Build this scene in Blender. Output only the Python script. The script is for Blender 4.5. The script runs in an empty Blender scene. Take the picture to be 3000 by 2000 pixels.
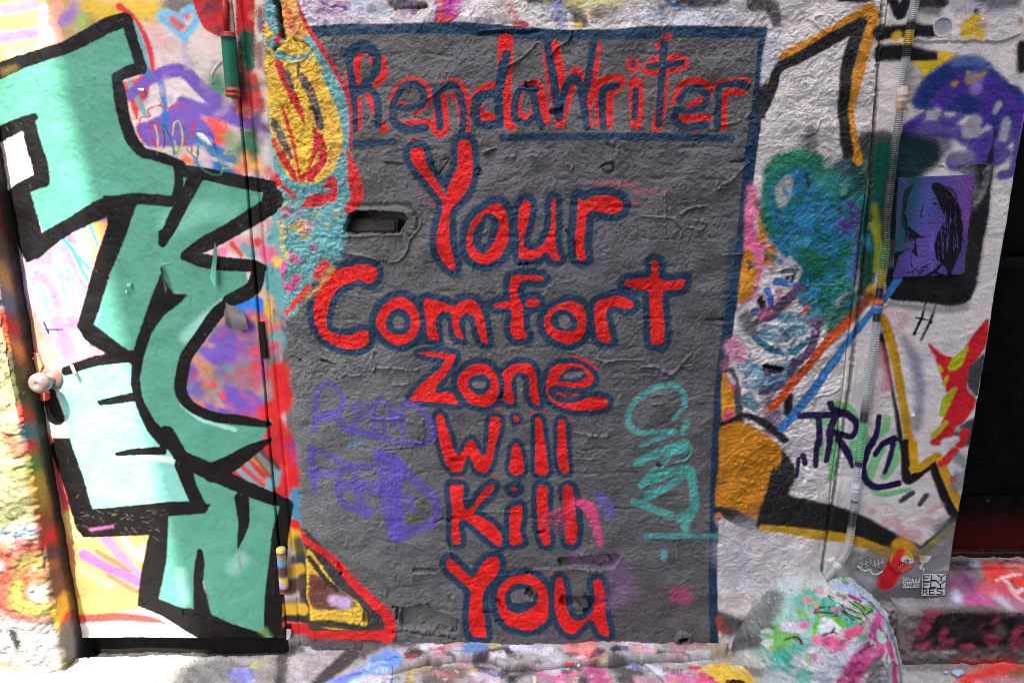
import bpy, math, random
import numpy as np
R = math.radians
rng = np.random.default_rng(7)
random.seed(7)
S = bpy.context.scene
COLL = S.collection

# ------------------------------------------------------------------ camera
D, CAMZ, PITCH, FPX = 2.11, 1.6, R(13.4), 2000.0
cam = bpy.data.cameras.new('camera'); camo = bpy.data.objects.new('camera', cam); COLL.objects.link(camo)
camo.location = (0, -D, CAMZ); camo.rotation_euler = (math.pi/2 - PITCH, 0, 0)
cam.lens = 24; cam.sensor_width = 36; cam.clip_end = 500; cam.clip_start = .02
S.camera = camo
# ------------------------------------------------------------------ light
SUN = np.array([-.15, -1.0, 1.75]); SUN /= np.linalg.norm(SUN)
W = bpy.data.worlds.new('World'); S.world = W; W.use_nodes = True
nt = W.node_tree; bg = nt.nodes['Background']
sk = nt.nodes.new('ShaderNodeTexSky'); sk.sky_type = 'NISHITA'; sk.sun_disc = False
sk.ozone_density = 0.; sk.dust_density = 3.; sk.air_density = .8; sk.sun_elevation = math.asin(SUN[2]); sk.sun_rotation = math.atan2(SUN[0], SUN[1])
nt.links.new(sk.outputs[0], bg.inputs[0]); bg.inputs[1].default_value = .12
sl = bpy.data.lights.new('sun', 'SUN'); so = bpy.data.objects.new('sun', sl); COLL.objects.link(so)
sl.energy = 2.6; sl.angle = R(.5); sl.color = (1, .96, .9)
from mathutils import Vector
so.rotation_euler = Vector(SUN).to_track_quat('Z', 'Y').to_euler(); so.location = (-1, -5, 9)
S.view_settings.view_transform = 'Standard'; S.view_settings.look = 'None'
S.view_settings.gamma = 1; S.view_settings.use_curve_mapping = False
S.cycles.filter_width = .85
S.view_settings.exposure = 2.64

# ------------------------------------------------------------------ helpers: photo measurements -> points on planes of the place
FR = dict(A=(0,0,2.24), B=(0,600,2.24), C=(0,1300,2.24), D=(2100,0,2.24), E=(2100,600,2.24), F=(2100,1300,2.24),
          G=(700,0,2.61375), H=(1400,0,2.6133), I=(750,500,2.24), J=(1500,500,2.24), K=(800,1300,2.24), L=(1500,1300,2.24),
          N=(850,1000,3.92), O=(1200,950,3.92), Q=(1700,1050,3.92), R=(1150,350,3.3357), S=(2550,450,3.4844),
          T=(2400,1550,3.485), U=(0,600,2.6125), V=(0,1150,1.96), W=(700,1750,2.352), X=(1600,1750,2.138),
          Y=(1150,1300,2.6133), M=(0,0,.784), P=(0,0,1.0))
CP, SP = math.cos(PITCH), math.sin(PITCH)
def rays(p):
    p = np.asarray(p, float); u = (p[..., 0]-1500)/FPX; v = (p[..., 1]-1000)/FPX
    return np.stack([u, CP - v*SP, -(SP + v*CP)], -1)
CAM = np.array([0, -D, CAMZ])
def hit(p, n, q):                       # measured points -> points on the plane through q with normal n
    d = rays(p); n = np.asarray(n, float); q = np.asarray(q, float)
    t = ((q-CAM) @ n)/(d @ n)
    return CAM + d*t[..., None]
def lin(c):
    c = np.asarray(c, float)/255.; return np.where(c <= .04045, c/12.92, ((c+.055)/1.055)**2.4)
def parse(f, s, w):
    x0, y0, k = FR[f]; out = []
    for part in s.split(';'):
        a = []
        for tok in part.split():
            v = [float(q) for q in tok.split(',')]
            a.append((x0+v[0]/k, y0+v[1]/k, (v[2] if len(v) > 2 else w)/k))
        out.append(np.array(a))
    return out
def spline(a, closed=False, n=5):
    m = len(a)
    if m < 3: return a
    idx = (lambda i: i % m) if closed else (lambda i: min(max(i, 0), m-1))
    out = []
    for i in range(m if closed else m-1):
        p0, p1, p2, p3 = a[idx(i-1)], a[idx(i)], a[idx(i+1)], a[idx(i+2)]
        l1 = np.hypot(*(p2-p1)[:2])+1e-6
        t1 = (p2-p0)*.42; t2 = (p3-p1)*.42
        for t in (t1, t2):
            L = np.hypot(*t[:2])
            if L > .9*l1: t *= .9*l1/L
        for j in range(n):
            s = j/n; s2 = s*s; s3 = s2*s
            out.append((2*s3-3*s2+1)*p1 + (s3-2*s2+s)*t1 + (-2*s3+3*s2)*p2 + (s3-s2)*t2)
    if not closed: out.append(a[-1])
    return np.array(out)
def fftnoise(h, w, px, lo, hi, seed, ax=1., ay=1., ex=.6):
    """band limited noise, unit deviation; lo, hi = shortest and longest wavelength in metres"""
    r = np.random.default_rng(seed); F = np.fft.rfft2(r.standard_normal((h, w)).astype(np.float32))
    fy = np.fft.fftfreq(h, px)[:, None]*ay; fx = np.fft.rfftfreq(w, px)[None]*ax
    f = np.sqrt(fx*fx+fy*fy); m = np.exp(-(f*lo)**2*.7)*(1-np.exp(-(f*hi)**2*.7))/np.maximum(f, .3)**ex
    n = np.fft.irfft2(F*m, (h, w)); n -= n.mean(); return (n/n.std()).astype(np.float32)
def sstep(a, b, x):
    t = np.clip((x-a)/(b-a), 0, 1); return t*t*(3-2*t)

class Canvas:
    """a painted sheet: colour and relief over a rectangle of a real plane (metres)"""
    def __init__(s, O, Uv, Vv, u0, u1, v0, v1, px, base, seed=1):
        s.O, s.U, s.V = map(lambda q: np.asarray(q, float), (O, Uv, Vv)); s.N = np.cross(s.U, s.V)
        s.u0, s.v0, s.px = u0, v0, px
        s.w = int((u1-u0)/px)+1; s.h = int((v1-v0)/px)+1
        s.C = np.empty((s.h, s.w, 3), np.float32); s.C[:] = lin(base)
        s.H = np.zeros((s.h, s.w), np.float32)
        s.sf = 1.; s.wk = 1.; s.grow = 0.
        s.n1 = fftnoise(s.h, s.w, px, px*1.2, px*5, seed); s.n2 = fftnoise(s.h, s.w, px, .012, .06, seed+1)
    def uv(s, p):
        q = hit(p, s.N, s.O)-s.O; return np.stack([q @ s.U, q @ s.V], -1)
    def metric(s, pw):                  # photo px path -> metres path (u, v, halfwidth)
        a = s.uv(pw[:, :2]); b = s.uv(pw[:, :2]+[1, 0]); c = s.uv(pw[:, :2]+[0, 1])
        k = .5*(np.linalg.norm(b-a, axis=1)+np.linalg.norm(c-a, axis=1))
        return np.column_stack([a, pw[:, 2]*.5*k*s.wk])
    def field(s, paths, poly, pad):
        allp = np.concatenate(paths)
        rm = allp[:, 2].max()+pad if not poly else pad
        i0 = int((allp[:, 0].min()-rm-s.u0)/s.px); i1 = int((allp[:, 0].max()+rm-s.u0)/s.px)+2
        j0 = int((allp[:, 1].min()-rm-s.v0)/s.px); j1 = int((allp[:, 1].max()+rm-s.v0)/s.px)+2
        i0, j0 = max(i0, 0), max(j0, 0); i1, j1 = min(i1, s.w), min(j1, s.h)
        if i1 <= i0 or j1 <= j0: return None
        xs = (s.u0+s.px*np.arange(i0, i1)).astype(np.float32); ys = (s.v0+s.px*np.arange(j0, j1)).astype(np.float32)
        d = np.full((j1-j0, i1-i0), pad*1.2, np.float32); ins = np.zeros(d.shape, bool)
        for a in paths:
            n = len(a)
            segs = [(a[i], a[(i+1) % n]) for i in range(n if poly else n-1)] if n > 1 else [(a[0], a[0])]
            for p, q in segs:
                r = max(p[2], q[2])*(0 if poly else 1)+pad*1.2
                k0 = max(int((min(p[0], q[0])-r-xs[0])/s.px), 0); k1 = min(int((max(p[0], q[0])+r-xs[0])/s.px)+2, len(xs))
                l0 = max(int((min(p[1], q[1])-r-ys[0])/s.px), 0); l1 = min(int((max(p[1], q[1])+r-ys[0])/s.px)+2, len(ys))
                if k1 > k0 and l1 > l0:
                    X = xs[None, k0:k1]; Y = ys[l0:l1, None]
                    dx, dy = q[0]-p[0], q[1]-p[1]; L2 = dx*dx+dy*dy
                    t = np.clip(((X-p[0])*dx+(Y-p[1])*dy)/L2, 0, 1) if L2 > 1e-12 else np.zeros((l1-l0, k1-k0), np.float32)
                    e = np.hypot(X-p[0]-t*dx, Y-p[1]-t*dy)
                    if not poly: e = e-(p[2]+(q[2]-p[2])*t)
                    d[l0:l1, k0:k1] = np.minimum(d[l0:l1, k0:k1], e)
                if poly and p[1] != q[1]:
                    lo, hi = (p, q) if p[1] < q[1] else (q, p)
                    m0 = np.searchsorted(ys, lo[1]); m1 = np.searchsorted(ys, hi[1])
                    if m1 > m0:
                        xc = lo[0]+(ys[m0:m1]-lo[1])/(hi[1]-lo[1])*(hi[0]-lo[0])
                        ins[m0:m1] ^= xs[None] < xc[:, None]
        if poly: d = np.where(ins, -d, d)
        return slice(j0, j1), slice(i0, i1), d
    def put(s, fd, col, soft, a=1., rough=1., off=0.):
        if fd is None: return
        J, I, d = fd; soft = soft*s.sf
        dd = d-off+s.n1[J, I]*min(soft*.35, .004)*rough+s.n2[J, I]*.0005*rough
        al = (a*(1-sstep(-soft*.5, soft, dd)))[..., None]
        s.C[J, I] = s.C[J, I]*(1-al)+lin(col).astype(np.float32)*al
    def paths(s, f, st, w, poly, smooth, metres=False):
        if metres: ps = [np.array([[float(q) for q in t.split(',')] for t in part.split()]) for part in st.split(';')]
        else: ps = [s.metric(a) for a in parse(f, st, w)]
        if metres: ps = [np.column_stack([p[:, :2], p[:, 2]*.5 if p.shape[1] > 2 else np.full(len(p), w*.5)]) for p in ps]
        if smooth: ps = [spline(p, poly) for p in ps]
        return ps
    def st(s, f, t, w, col, soft=.004, a=1., smooth=True, rough=1., m=False):
        s.put(s.field(s.paths(f, t, w, False, smooth, m), False, soft*2+.006), col, soft, a, rough)
    def pg(s, f, t, col, soft=.004, a=1., smooth=True, rough=1., m=False):
        s.put(s.field(s.paths(f, t, 0, True, smooth, m), True, soft*2+.006+s.grow), col, soft, a, rough, s.grow)
    def mottle(s, f, x0, y0, x1, y1, n, cols, w0, w1, a=.8, soft=.006, ln=2.):
        for q in range(n):
            x, y, w = random.uniform(x0, x1), random.uniform(y0, y1), random.uniform(w0, w1); t = random.uniform(0, 6.3); l = w*random.uniform(.3, ln)
            s.st(f, '%f,%f,%f %f,%f,%f %f,%f,%f' % (x, y, w, x+l*math.cos(t), y+l*math.sin(t), w*random.uniform(.5, 1), x+l*math.cos(t)+l*.7*math.cos(t+1), y+l*math.sin(t)+l*.7*math.sin(t+1), w*.5), 0, random.choice(cols), soft, a*random.uniform(.5, 1))
    def band(s, fd, col, off, soft=.004, a=1.): s.put(fd, col, soft, a, 1., off)
    def rise(s, f, t, w, h, soft=.003, poly=False, smooth=True, m=False):
        """raise (h>0) or sink the relief along a line or inside an outline"""
        fd = s.field(s.paths(f, t, w, poly, smooth, m), poly, soft*2+.006)
        if fd is None: return
        J, I, d = fd
        s.H[J, I] += h*(1-sstep(-soft*.5, soft, d+s.n2[J, I]*.0015))
    def sample(s, arr, u, v):
        x = np.clip((u-s.u0)/s.px, 0, s.w-1.001); y = np.clip((v-s.v0)/s.px, 0, s.h-1.001)
        i = x.astype(int); j = y.astype(int); fx = (x-i).astype(np.float32); fy = (y-j).astype(np.float32)
        if arr.ndim == 3: fx = fx[..., None]; fy = fy[..., None]
        return (arr[j, i]*(1-fx)+arr[j, i+1]*fx)*(1-fy)+(arr[j+1, i]*(1-fx)+arr[j+1, i+1]*fx)*fy

# palette (as painted)
GRY=(98,97,96); NAVY=(27,60,84); RED=(238,28,20); MINT=(84,148,126); MINTL=(150,205,190); BLK=(22,20,19); PUR=(96,76,172)
DPUR=(112,84,168); TEAL=(84,172,162); OCH=(216,142,30); YEL=(230,184,56); PTEAL=(104,166,166); WHT=(210,203,200); CREAM=(214,206,196)
DRED=(196,38,44); PINK=(228,110,150); HPINK=(228,60,110); BLU=(50,112,178); SKYB=(112,172,206); GRN=(30,122,86); DTEAL=(26,100,128)
CYB=(34,118,160); VIO=(70,48,140); GREY2=(150,148,150); LIL=(196,176,214); BEIGE=(206,188,178); ORG=(230,90,30); LIME=(176,190,40)
# ------------------------------------------------------------------ what is painted on the walls
cw = Canvas((0,0,0), (1,0,0), (0,0,1), -2.02, 2.02, -.14, 2.34, .0016, (222,213,208), 11)
cw.sf = .6; c = cw; st = c.st; pg = c.pg
# white wall above and to the right of the grey panel, with worn sprayed patches
st('G','500,60,150 700,120,150 900,100,120', 0, (206,190,206), .05)
st('G','640,0,60 700,60,70 760,50,60 860,40,60', 0, (170,110,175), .012, .8)
st('G','900,40,90 1100,80,100', 0, (196,206,216), .02)
st('G','1180,10,90 1300,40,90 1420,40,50', 0, (60,58,66), .012, .9)
st('G','1300,60,60 1340,90,40', 0, (120,50,120), .01, .8)
pg('G','1490,-20 1520,60 1490,170 1560,180 1640,170 1740,0 1700,-30', (196,70,160), .008)
pg('G','1520,-20 1540,100 1520,180 1600,185 1650,120 1560,150 1560,-20', ORG, .006)
st('H','220,0,70 260,80,60 300,170,50', 0, (225,160,150), .015, .7)
st('H','290,200,50 370,190,40', 0, ORG, .006); st('H','350,185,40', 0, (200,60,140), .006)
st('H','400,-10,70 560,0,60 700,30,60', 0, (48,46,46), .014, .9)
st('H','620,60,110 640,170,80', 0, (150,150,190), .02, .8)
st('H','740,60,90 780,130,100 800,170,80', 0, (60,58,40), .012, .9)
st('H','700,20,60 860,30,90 1100,30,60', 0, (206,196,130), .02, .8)
st('H','850,100,70 930,120,60', 0, (220,180,130), .015, .8); st('H','770,190,50', 0, (215,175,50), .01)
st('H','900,100,80 1050,80,50', 0, (70,68,70), .015, .7)
st('H','1480,10,70 1540,40,60 1640,30,60', 0, (60,130,185), .012); st('H','1550,20,60 1700,30,80 1880,10,60', 0, (30,32,40), .012, .9)
st('H','1400,60,40 1430,120,50 1410,160,30', 0, (40,38,44), .01, .9)
st('H','2120,20,130 2260,60,90 2300,180,50', 0, (36,36,38), .012, .85)
st('H','2200,40,40 2290,230,20', 0, (30,30,32), .006, .7)
st('H','1300,120,120 1900,140,90', 0, (198,202,214), .03, .6)
c.mottle('G',480,-20,2091,170,40,[(206,190,206),(150,140,150),(120,110,120),(214,206,196),(190,150,190)],16,60,.5,.008)
c.mottle('H',0,-20,2250,170,50,[(206,200,206),(150,146,150),(70,66,70),(200,190,150),(150,160,190)],16,50,.5,.008)
# grey panel
pg('M','712,72 900,66 1300,76 1500,66 1765,66 1745,300 1710,500 1665,800 1648,1000 1645,1200 1642,1400 1648,1478 1500,1486 900,1492 705,1500 640,1500 610,600 590,200 620,72', GRY, .004, 1, False)
st('M','1100,420,300 1300,470,200', 0, (104,98,102), .1, .6); st('M','800,900,250 760,1150,250', 0, (112,116,114), .12, .6)
st('M','1400,400,120 1450,560,200 1500,900,100', 0, (98,98,103), .1, .5)
st('M','1180,1420,120 1500,1400,120', 0, (86,80,84), .08, .6)
# navy border
st('M','722,72,26 900,66,22 1080,66,26 1250,80,26 1400,80,22 1500,74,28 1640,74,26 1755,74,24', 0, NAVY, .004)
st('M','1755,76,24 1745,200,26 1728,320,28 1712,480,26 1700,600,26 1680,700,24 1665,800,24 1655,900,26 1648,1000,24 1642,1150,22 1638,1300,18 1640,1480,18', 0, NAVY, .004)
st('M','1690,560,30 1675,700,30', 0, NAVY, .012, .6)
st('M','815,330,13 905,326,14', 0, NAVY, .004); st('M','1152,317,16 1400,314,16 1680,318,16', 0, NAVY, .004)
# pink wisps
for t in ('H:870,1395,26 1050,1410,36 1240,1410,20','H:1200,1470,20 1420,1465,26','H:1120,1545,20 1240,1548,26','R:1960,610,20 2300,630,26'):
    st(t[0], t[2:], 0, (176,96,110), .012, .55)

# the name across the top: red strokes with navy strokes over them
nm_red = [
 ('G','830,500,34 850,700,34 865,850,34 880,980,30'), ('G','900,640,60 915,430,50 970,420,50 1010,470,50'),
 ('G','1100,450,40 1110,560,60 1040,640,60'), ('G','910,720,40 925,980,40'), ('G','980,700,60 1030,800,60 1060,900,50 1110,980,70'),
 ('G','1170,780,50 1220,660,40 1330,610,36 1430,660,46 1450,760,50 1360,840,60 1200,790,50'), ('G','1170,860,60 1230,960,60 1330,950,70 1480,940,50'),
 ('G','1540,980,140 1545,700,80'), ('G','1560,660,60 1640,620,40 1720,680,50 1750,800,36 1740,980,60'), ('G','1570,800,50 1660,720,40 1690,850,30 1700,960,30'),
 ('G','1960,650,50 1850,690,50 1790,790,60 1830,900,60 1950,890,50'), ('G','2040,320,120 2040,500,110 2030,700,110 2050,850,100 2090,960,80'),
 ('H','215,330,110 190,560,90 190,760,90 235,950,70'), ('H','130,650,30 20,700,60 20,860,60 130,900,40'),
 ('H','420,640,40 330,680,50 310,860,50 400,930,50'), ('H','450,640,60 490,760,80 520,930,60'), ('H','330,880,40 400,860,40 420,760,40'),
 ('H','520,400,50 560,640,70 620,940,60'), ('H','590,340,60 640,620,70 650,760,60'), ('H','630,950,70 690,760,60 740,560,80 800,620,60 830,800,50 860,960,40'),
 ('H','930,330,30 890,560,60 850,800,60'), ('H','930,950,50 930,650,60 1010,600,50 1100,600,50 1080,680,50 1020,720,50 1000,960,60'),
 ('H','1190,500,110'), ('H','1180,650,70 1210,640,100 1215,800,110 1210,950,80'),
 ('H','1290,540,70 1330,460,40 1450,450,50 1560,450,60 1580,500,60 1480,530,60 1330,550,60'), ('H','1460,280,50 1400,350,80'), ('H','1420,560,80 1400,800,90 1370,970,80'),
 ('H','1500,780,50 1560,660,60 1680,620,50 1760,660,50 1750,760,80 1620,820,60'), ('H','1500,870,50 1600,970,60 1660,980,60 1760,900,60'),('H','1560,900,40 1700,900,60'),
 ('H','1820,650,50 1900,630,50 2050,620,36 2080,660,30 2020,710,40 1900,710,50 1880,980,50'), ]
nm_blu = [
 ('G','840,460,56 870,640,64 890,980,56'), ('G','840,450,90 890,380,90 980,360,100 1050,430,80 1050,540,70 970,640,70'), ('G','900,700,80 1000,680,60 1060,780,60 1070,960,60'),
 ('G','1180,790,50 1260,660,50 1360,650,60 1420,720,60 1400,800,60 1300,830,60 1180,810,50'), ('G','1180,820,60 1190,930,70 1290,990,70 1420,980,70'),
 ('G','1510,700,60 1540,970,60'), ('G','1530,700,60 1620,650,70 1690,720,60 1720,860,60 1710,1010,50'),
 ('G','2030,500,90 1990,700,70 2000,940,60'), ('G','1960,710,60 1830,740,60 1800,880,60 1870,960,60 2000,950,60'),
 ('H','220,420,70 180,600,60 150,750,60 170,940,60'), ('H','120,720,40 20,760,50 -10,900,50 20,950,50 150,940,50'),
 ('H','440,690,60 330,680,50 280,800,60 290,920,60 380,940,50 420,900,50'), ('H','420,700,60 450,860,60 490,970,60'),
 ('H','530,330,60 570,560,70 600,760,70 620,900,70'), ('H','620,900,60 670,680,60 740,590,60 790,680,60 820,860,60 830,980,50'), ('H','890,310,70 850,560,60 820,720,60'),
 ('H','960,970,60 950,740,60 960,680,50 1070,660,50'), ('H','1190,490,50'), ('H','1210,690,50 1200,900,50'),
 ('H','1430,300,70 1410,560,60 1390,800,60 1380,960,50'), ('H','1300,510,50 1440,500,50 1560,480,50'),
 ('H','1540,770,60 1600,690,60 1700,680,60 1760,740,60 1720,820,60 1600,850,50 1520,850,60 1510,920,60 1600,980,60 1740,950,60'),
 ('H','1850,660,50 1840,980,60'), ('H','1880,650,40 2000,640,60 2060,670,60'), ]
for f, t in nm_red: st(f, t, 0, RED, .0025)
for f, t in nm_blu: st(f, t, 0, NAVY, .003)
st('G','970,450,50 975,560,60', 0, GRY, .004); st('G','1310,720,40 1370,730,36', 0, GRY, .004); st('H','400,810,30 380,860,30', 0, GRY, .003)
st('G','1610,760,36 1640,900,60', 0, GRY, .004); st('H','1610,730,30 1660,740,30', 0, GRY, .003)

# the big words: red letters inside a navy band
BIG = [
 ('R',['180,310 260,275 300,300 350,480 430,600 510,740 570,600 630,480 640,300 660,210 745,215 775,330 778,520 740,660 660,780 570,870 550,960 555,1150 570,1270 605,1400 605,1480 530,1440 460,1330 435,1230 440,1100 470,960 490,870 470,780 390,670 270,520 190,400'],65),
 ('R',['900,880 980,825 1060,830 1110,920 1132,1060 1120,1210 1050,1340 930,1405 840,1395 760,1340 725,1260 735,1110 780,990'],70),
 ('R',['1225,1040 1240,880 1280,800 1320,788 1345,830 1340,920 1310,1060 1280,1150 1290,1250 1370,1275 1450,1240 1530,1110 1555,980 1550,850 1570,770 1590,790 1592,1000 1590,1200 1615,1320 1640,1350 1620,1375 1560,1370 1530,1300 1490,1290 1430,1345 1310,1365 1235,1340 1245,1200'],62),
 ('R',['1820,765 1860,800 1930,770 2020,745 2130,750 2220,785 2250,840 2220,900 2140,918 2040,905 1950,890 1895,940 1880,1080 1870,1250 1890,1350 1870,1375 1820,1370 1795,1300 1785,1180 1800,1000 1815,850'],75),
 ('I',['790,650 790,700 745,740 680,715 620,735 540,770 490,850 460,960 470,1040 530,1075 620,1080 690,1050 730,1055 735,1120 700,1160 600,1165 500,1140 430,1080 390,990 380,900 400,800 440,710 500,660 580,640 680,615 750,620'],42),
 ('I',['790,980 830,890 900,840 960,830 1020,860 1060,920 1075,1000 1050,1080 990,1130 920,1140 860,1110 810,1050'],45),
 ('I',['1100,850 1180,850 1240,870 1300,890 1360,850 1430,850 1470,900 1500,1000 1520,1130 1480,1110 1450,1030 1430,950 1370,940 1340,960 1330,1020 1345,1060 1360,1105 1310,1085 1290,1020 1280,940 1220,925 1180,970 1180,1040 1200,1115 1130,1095 1120,1000'],42),
 ('I',['1680,690 1760,685 1870,690 1890,710 1850,725 1760,715 1720,760 1720,830 1750,890 1750,960 1760,1050 1780,1090 1700,1100 1670,1040 1680,940 1670,905 1600,900 1555,885 1610,860 1670,850 1665,770','1790,845 1840,840 1862,885 1770,888'],42),
 ('J',['210,990 250,910 330,870 400,855 460,890 485,960 480,1050 440,1110 370,1135 290,1110 230,1060'],45),
 ('J',['545,880 590,845 680,825 750,835 795,875 785,900 740,905 680,890 630,900 615,950 630,1040 650,1120 600,1130 565,1100 545,1000'],42),
 ('J',['915,595 960,600 955,670 980,715 1040,725 1130,710 1110,770 1040,780 990,800 990,900 1000,1050 990,1130 960,1140 915,1130 910,1000 905,850 900,790 820,780 740,750 750,725 820,710 900,705 920,660'],45),
 ('O',['110,325 300,325 520,350 480,480 430,560 330,680 290,770 340,790 420,775 490,780 520,850 560,910 400,900 200,885 10,875 20,820 120,700 250,590 370,480 410,400 360,380 200,365'],62),
 ('O',['550,660 590,560 680,490 780,450 900,470 980,560 1020,680 1010,820 960,910 870,945 740,920 650,870 600,790 560,740'],70),
 ('O',['1070,560 1120,500 1240,445 1370,450 1430,520 1460,640 1470,750 1490,880 1480,930 1420,900 1380,800 1380,680 1370,600 1300,545 1220,560 1175,620 1170,720 1190,830 1190,905 1080,885 1090,800 1090,680'],65),
 ('O',['1580,620 1620,520 1700,465 1820,450 1950,460 2060,530 2115,620 2080,690 1980,725 1860,725 1700,700 1640,700 1600,780 1640,860 1760,900 1920,890 2050,840 2160,830 2250,850 2275,890 2240,960 2120,985 1960,985 1800,960 1660,910 1590,820 1570,720'],65),
 ('O',['310,1060 350,1020 385,1060 420,1160 470,1300 500,1420 560,1500 620,1440 660,1360 715,1320 760,1390 810,1490 870,1490 900,1400 910,1220 930,1080 980,1060 1040,1090 1030,1230 990,1360 950,1550 880,1690 780,1680 720,1560 680,1500 640,1560 590,1690 500,1700 410,1580 360,1400 330,1230'],58),
 ('O',['1195,1055 1245,1060 1250,1105 1210,1120'],48), ('O',['1180,1400 1215,1360 1250,1385 1295,1530 1310,1650 1290,1700 1180,1700 1160,1620'],55),
 ('O',['1450,1090 1510,1090 1540,1300 1580,1560 1590,1700 1450,1700 1450,1400'],58), ('O',['1710,1105 1780,1105 1795,1300 1815,1560 1830,1690 1770,1695 1700,1560 1705,1300'],55),
 ('Y',['910,100 950,0 980,60 1000,130 980,220 930,230 895,190'],36), ('Y',['1105,0 1165,0 1180,100 1180,230 1120,235 1100,160'],36), ('Y',['1265,0 1320,0 1340,120 1335,215 1300,220 1270,150'],34),
 ('Y',['440,330 490,318 540,330 535,430 550,490 600,490 650,420 710,340 775,305 760,370 700,430 640,490 615,540 680,560 780,620 835,700 825,770 770,750 690,680 600,610 530,575 505,620 520,755 460,745 455,620 460,500'],48),
 ('Y',['905,330 940,325 955,350 925,360'],55), ('Y',['905,500 985,475 990,560 975,660 995,750 905,755 900,640'],45),
 ('Y',['1110,330 1180,325 1185,450 1195,620 1205,765 1160,770 1125,690 1110,560'],45), ('Y',['1320,335 1370,330 1395,460 1410,600 1400,755 1330,755 1320,620 1340,560 1330,440'],50),
 ('Y',['415,890 450,875 510,940 610,1025 680,930 730,865 800,860 820,920 790,1010 720,1090 685,1180 700,1330 715,1480 690,1480 610,1470 585,1350 590,1230 600,1130 530,1060 450,990 415,930'],55),
 ('Y',['800,1180 830,1080 900,1020 1000,1000 1100,1020 1170,1090 1192,1200 1180,1330 1100,1400 1000,1415 890,1390 820,1300'],58),
 ('Y',['1250,1040 1290,1020 1320,1120 1330,1240 1370,1330 1440,1350 1530,1300 1560,1230 1540,1050 1600,1045 1625,1180 1630,1330 1658,1455 1590,1450 1550,1370 1510,1345 1440,1400 1390,1445 1320,1420 1270,1350 1240,1200'],52),
]
HOLES = [('R','850,1000 900,930 970,915 1030,970 1040,1050 990,1190 900,1310 830,1290 780,1200 790,1080',None),
 ('I','850,990 890,920 960,905 1010,950 1015,1020 980,1070 910,1070 865,1040',None), ('J','250,980 290,920 350,910 410,950 430,1010 390,1050 310,1045 265,1020',None),
 ('O','670,680 700,610 780,575 870,580 930,650 920,730 850,800 760,800 700,750',None), ('O','1700,640 1760,560 1850,500 1960,500 2030,560 2020,610 1930,660 1820,665 1720,655',None),
 ('Y','860,1170 900,1100 970,1065 1060,1080 1115,1150 1110,1210 1040,1270 950,1300 880,1260',None)]
fds = []
for f, polys, bw in BIG:
    k = FR[f][2]
    ps = [spline(c.metric(a), True) for a in parse(f, ';'.join(polys), 0)]
    off = bw/k*.00112
    fd = c.field(ps, True, off+.02); fds.append(fd); c.band(fd, NAVY, off, .007)
    st(f, polys[0].split()[0]+',30', 30, NAVY, .004, .3)
for fd in fds: c.band(fd, RED, 0, .002)
for f, t, _ in HOLES: pg(f, t, NAVY, .003)
GR2=(112,104,106)
for f, t, w in (('R','940,1000 900,1180',50),('I','935,990 938,1000',75),('J','340,975 350,1000',70),('O','760,690 840,690',80),('O','1800,600 1960,570',60),
                ('Y','960,1170 1040,1150',110),('I','1240,1000 1245,1110',30),('I','1390,1020 1400,1100',30),('R','490,1100 490,1100',1),('I','1500,900 1500,900',1)):
    st(f, t, w, GR2, .004)
st('O','1630,760,70 1700,790,80 1800,820,40 1900,800,40 2000,770,60', 0, NAVY, .004); st('O','1700,790,20 1800,820,22 1930,800,14',0,RED,.003)
st('R','470,640,14 500,700,30 520,740,10', 0, GR2, .004); st('O','1260,620,50 1270,900,60', 0, GR2, .004)
st('O','1860,360,10 2000,410,26 2100,470,24 2160,520,12', 0, RED, .003)
for f,t,w in (('R','160,210 250,175',24),('R','370,790 405,850',20),('O','990,970 1040,985',26),('O','1390,1030 1420,1005',30),('O','1530,990 1560,1000',24),('O','1820,1070 1850,1050',20),
              ('Y','1210,1000 1225,990',16),('Y','1325,998 1335,1002',14),('Y','760,245 790,250',20),('Y','480,270 540,262',12),('H','1420,280 1470,300',26)): st(f,t,w,(200,40,40),.003,.8)
# pink and violet drift over the lower words
st('Y','1240,560,90 1330,520,110 1400,470,90', 0, (214,70,110), .03, .55); st('Y','1420,450,40 1500,480,90 1550,600,60 1590,760,30', 0, (228,74,130), .012, .85)
st('Y','1330,340,60 1340,560,60', 0, RED, .004, .6); st('Y','1410,480,20 1430,520,50 1420,600,30', 0, NAVY, .005)
st('Y','1590,400,70 1650,480,90 1670,540,60', 0, (112,104,170), .02, .85); st('Y','1400,880,100 1700,900,70', 0, (132,84,124), .03, .5)
st('Y','1700,900,120 1760,1100,160 1680,1200,100', 0, (128,96,130), .06, .6); st('L','1100,980,110 1130,1010,80', 0, (176,72,112), .03, .8)
st('Y','1200,600,120 1290,640,80', 0, (140,80,110), .04, .4)
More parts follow.
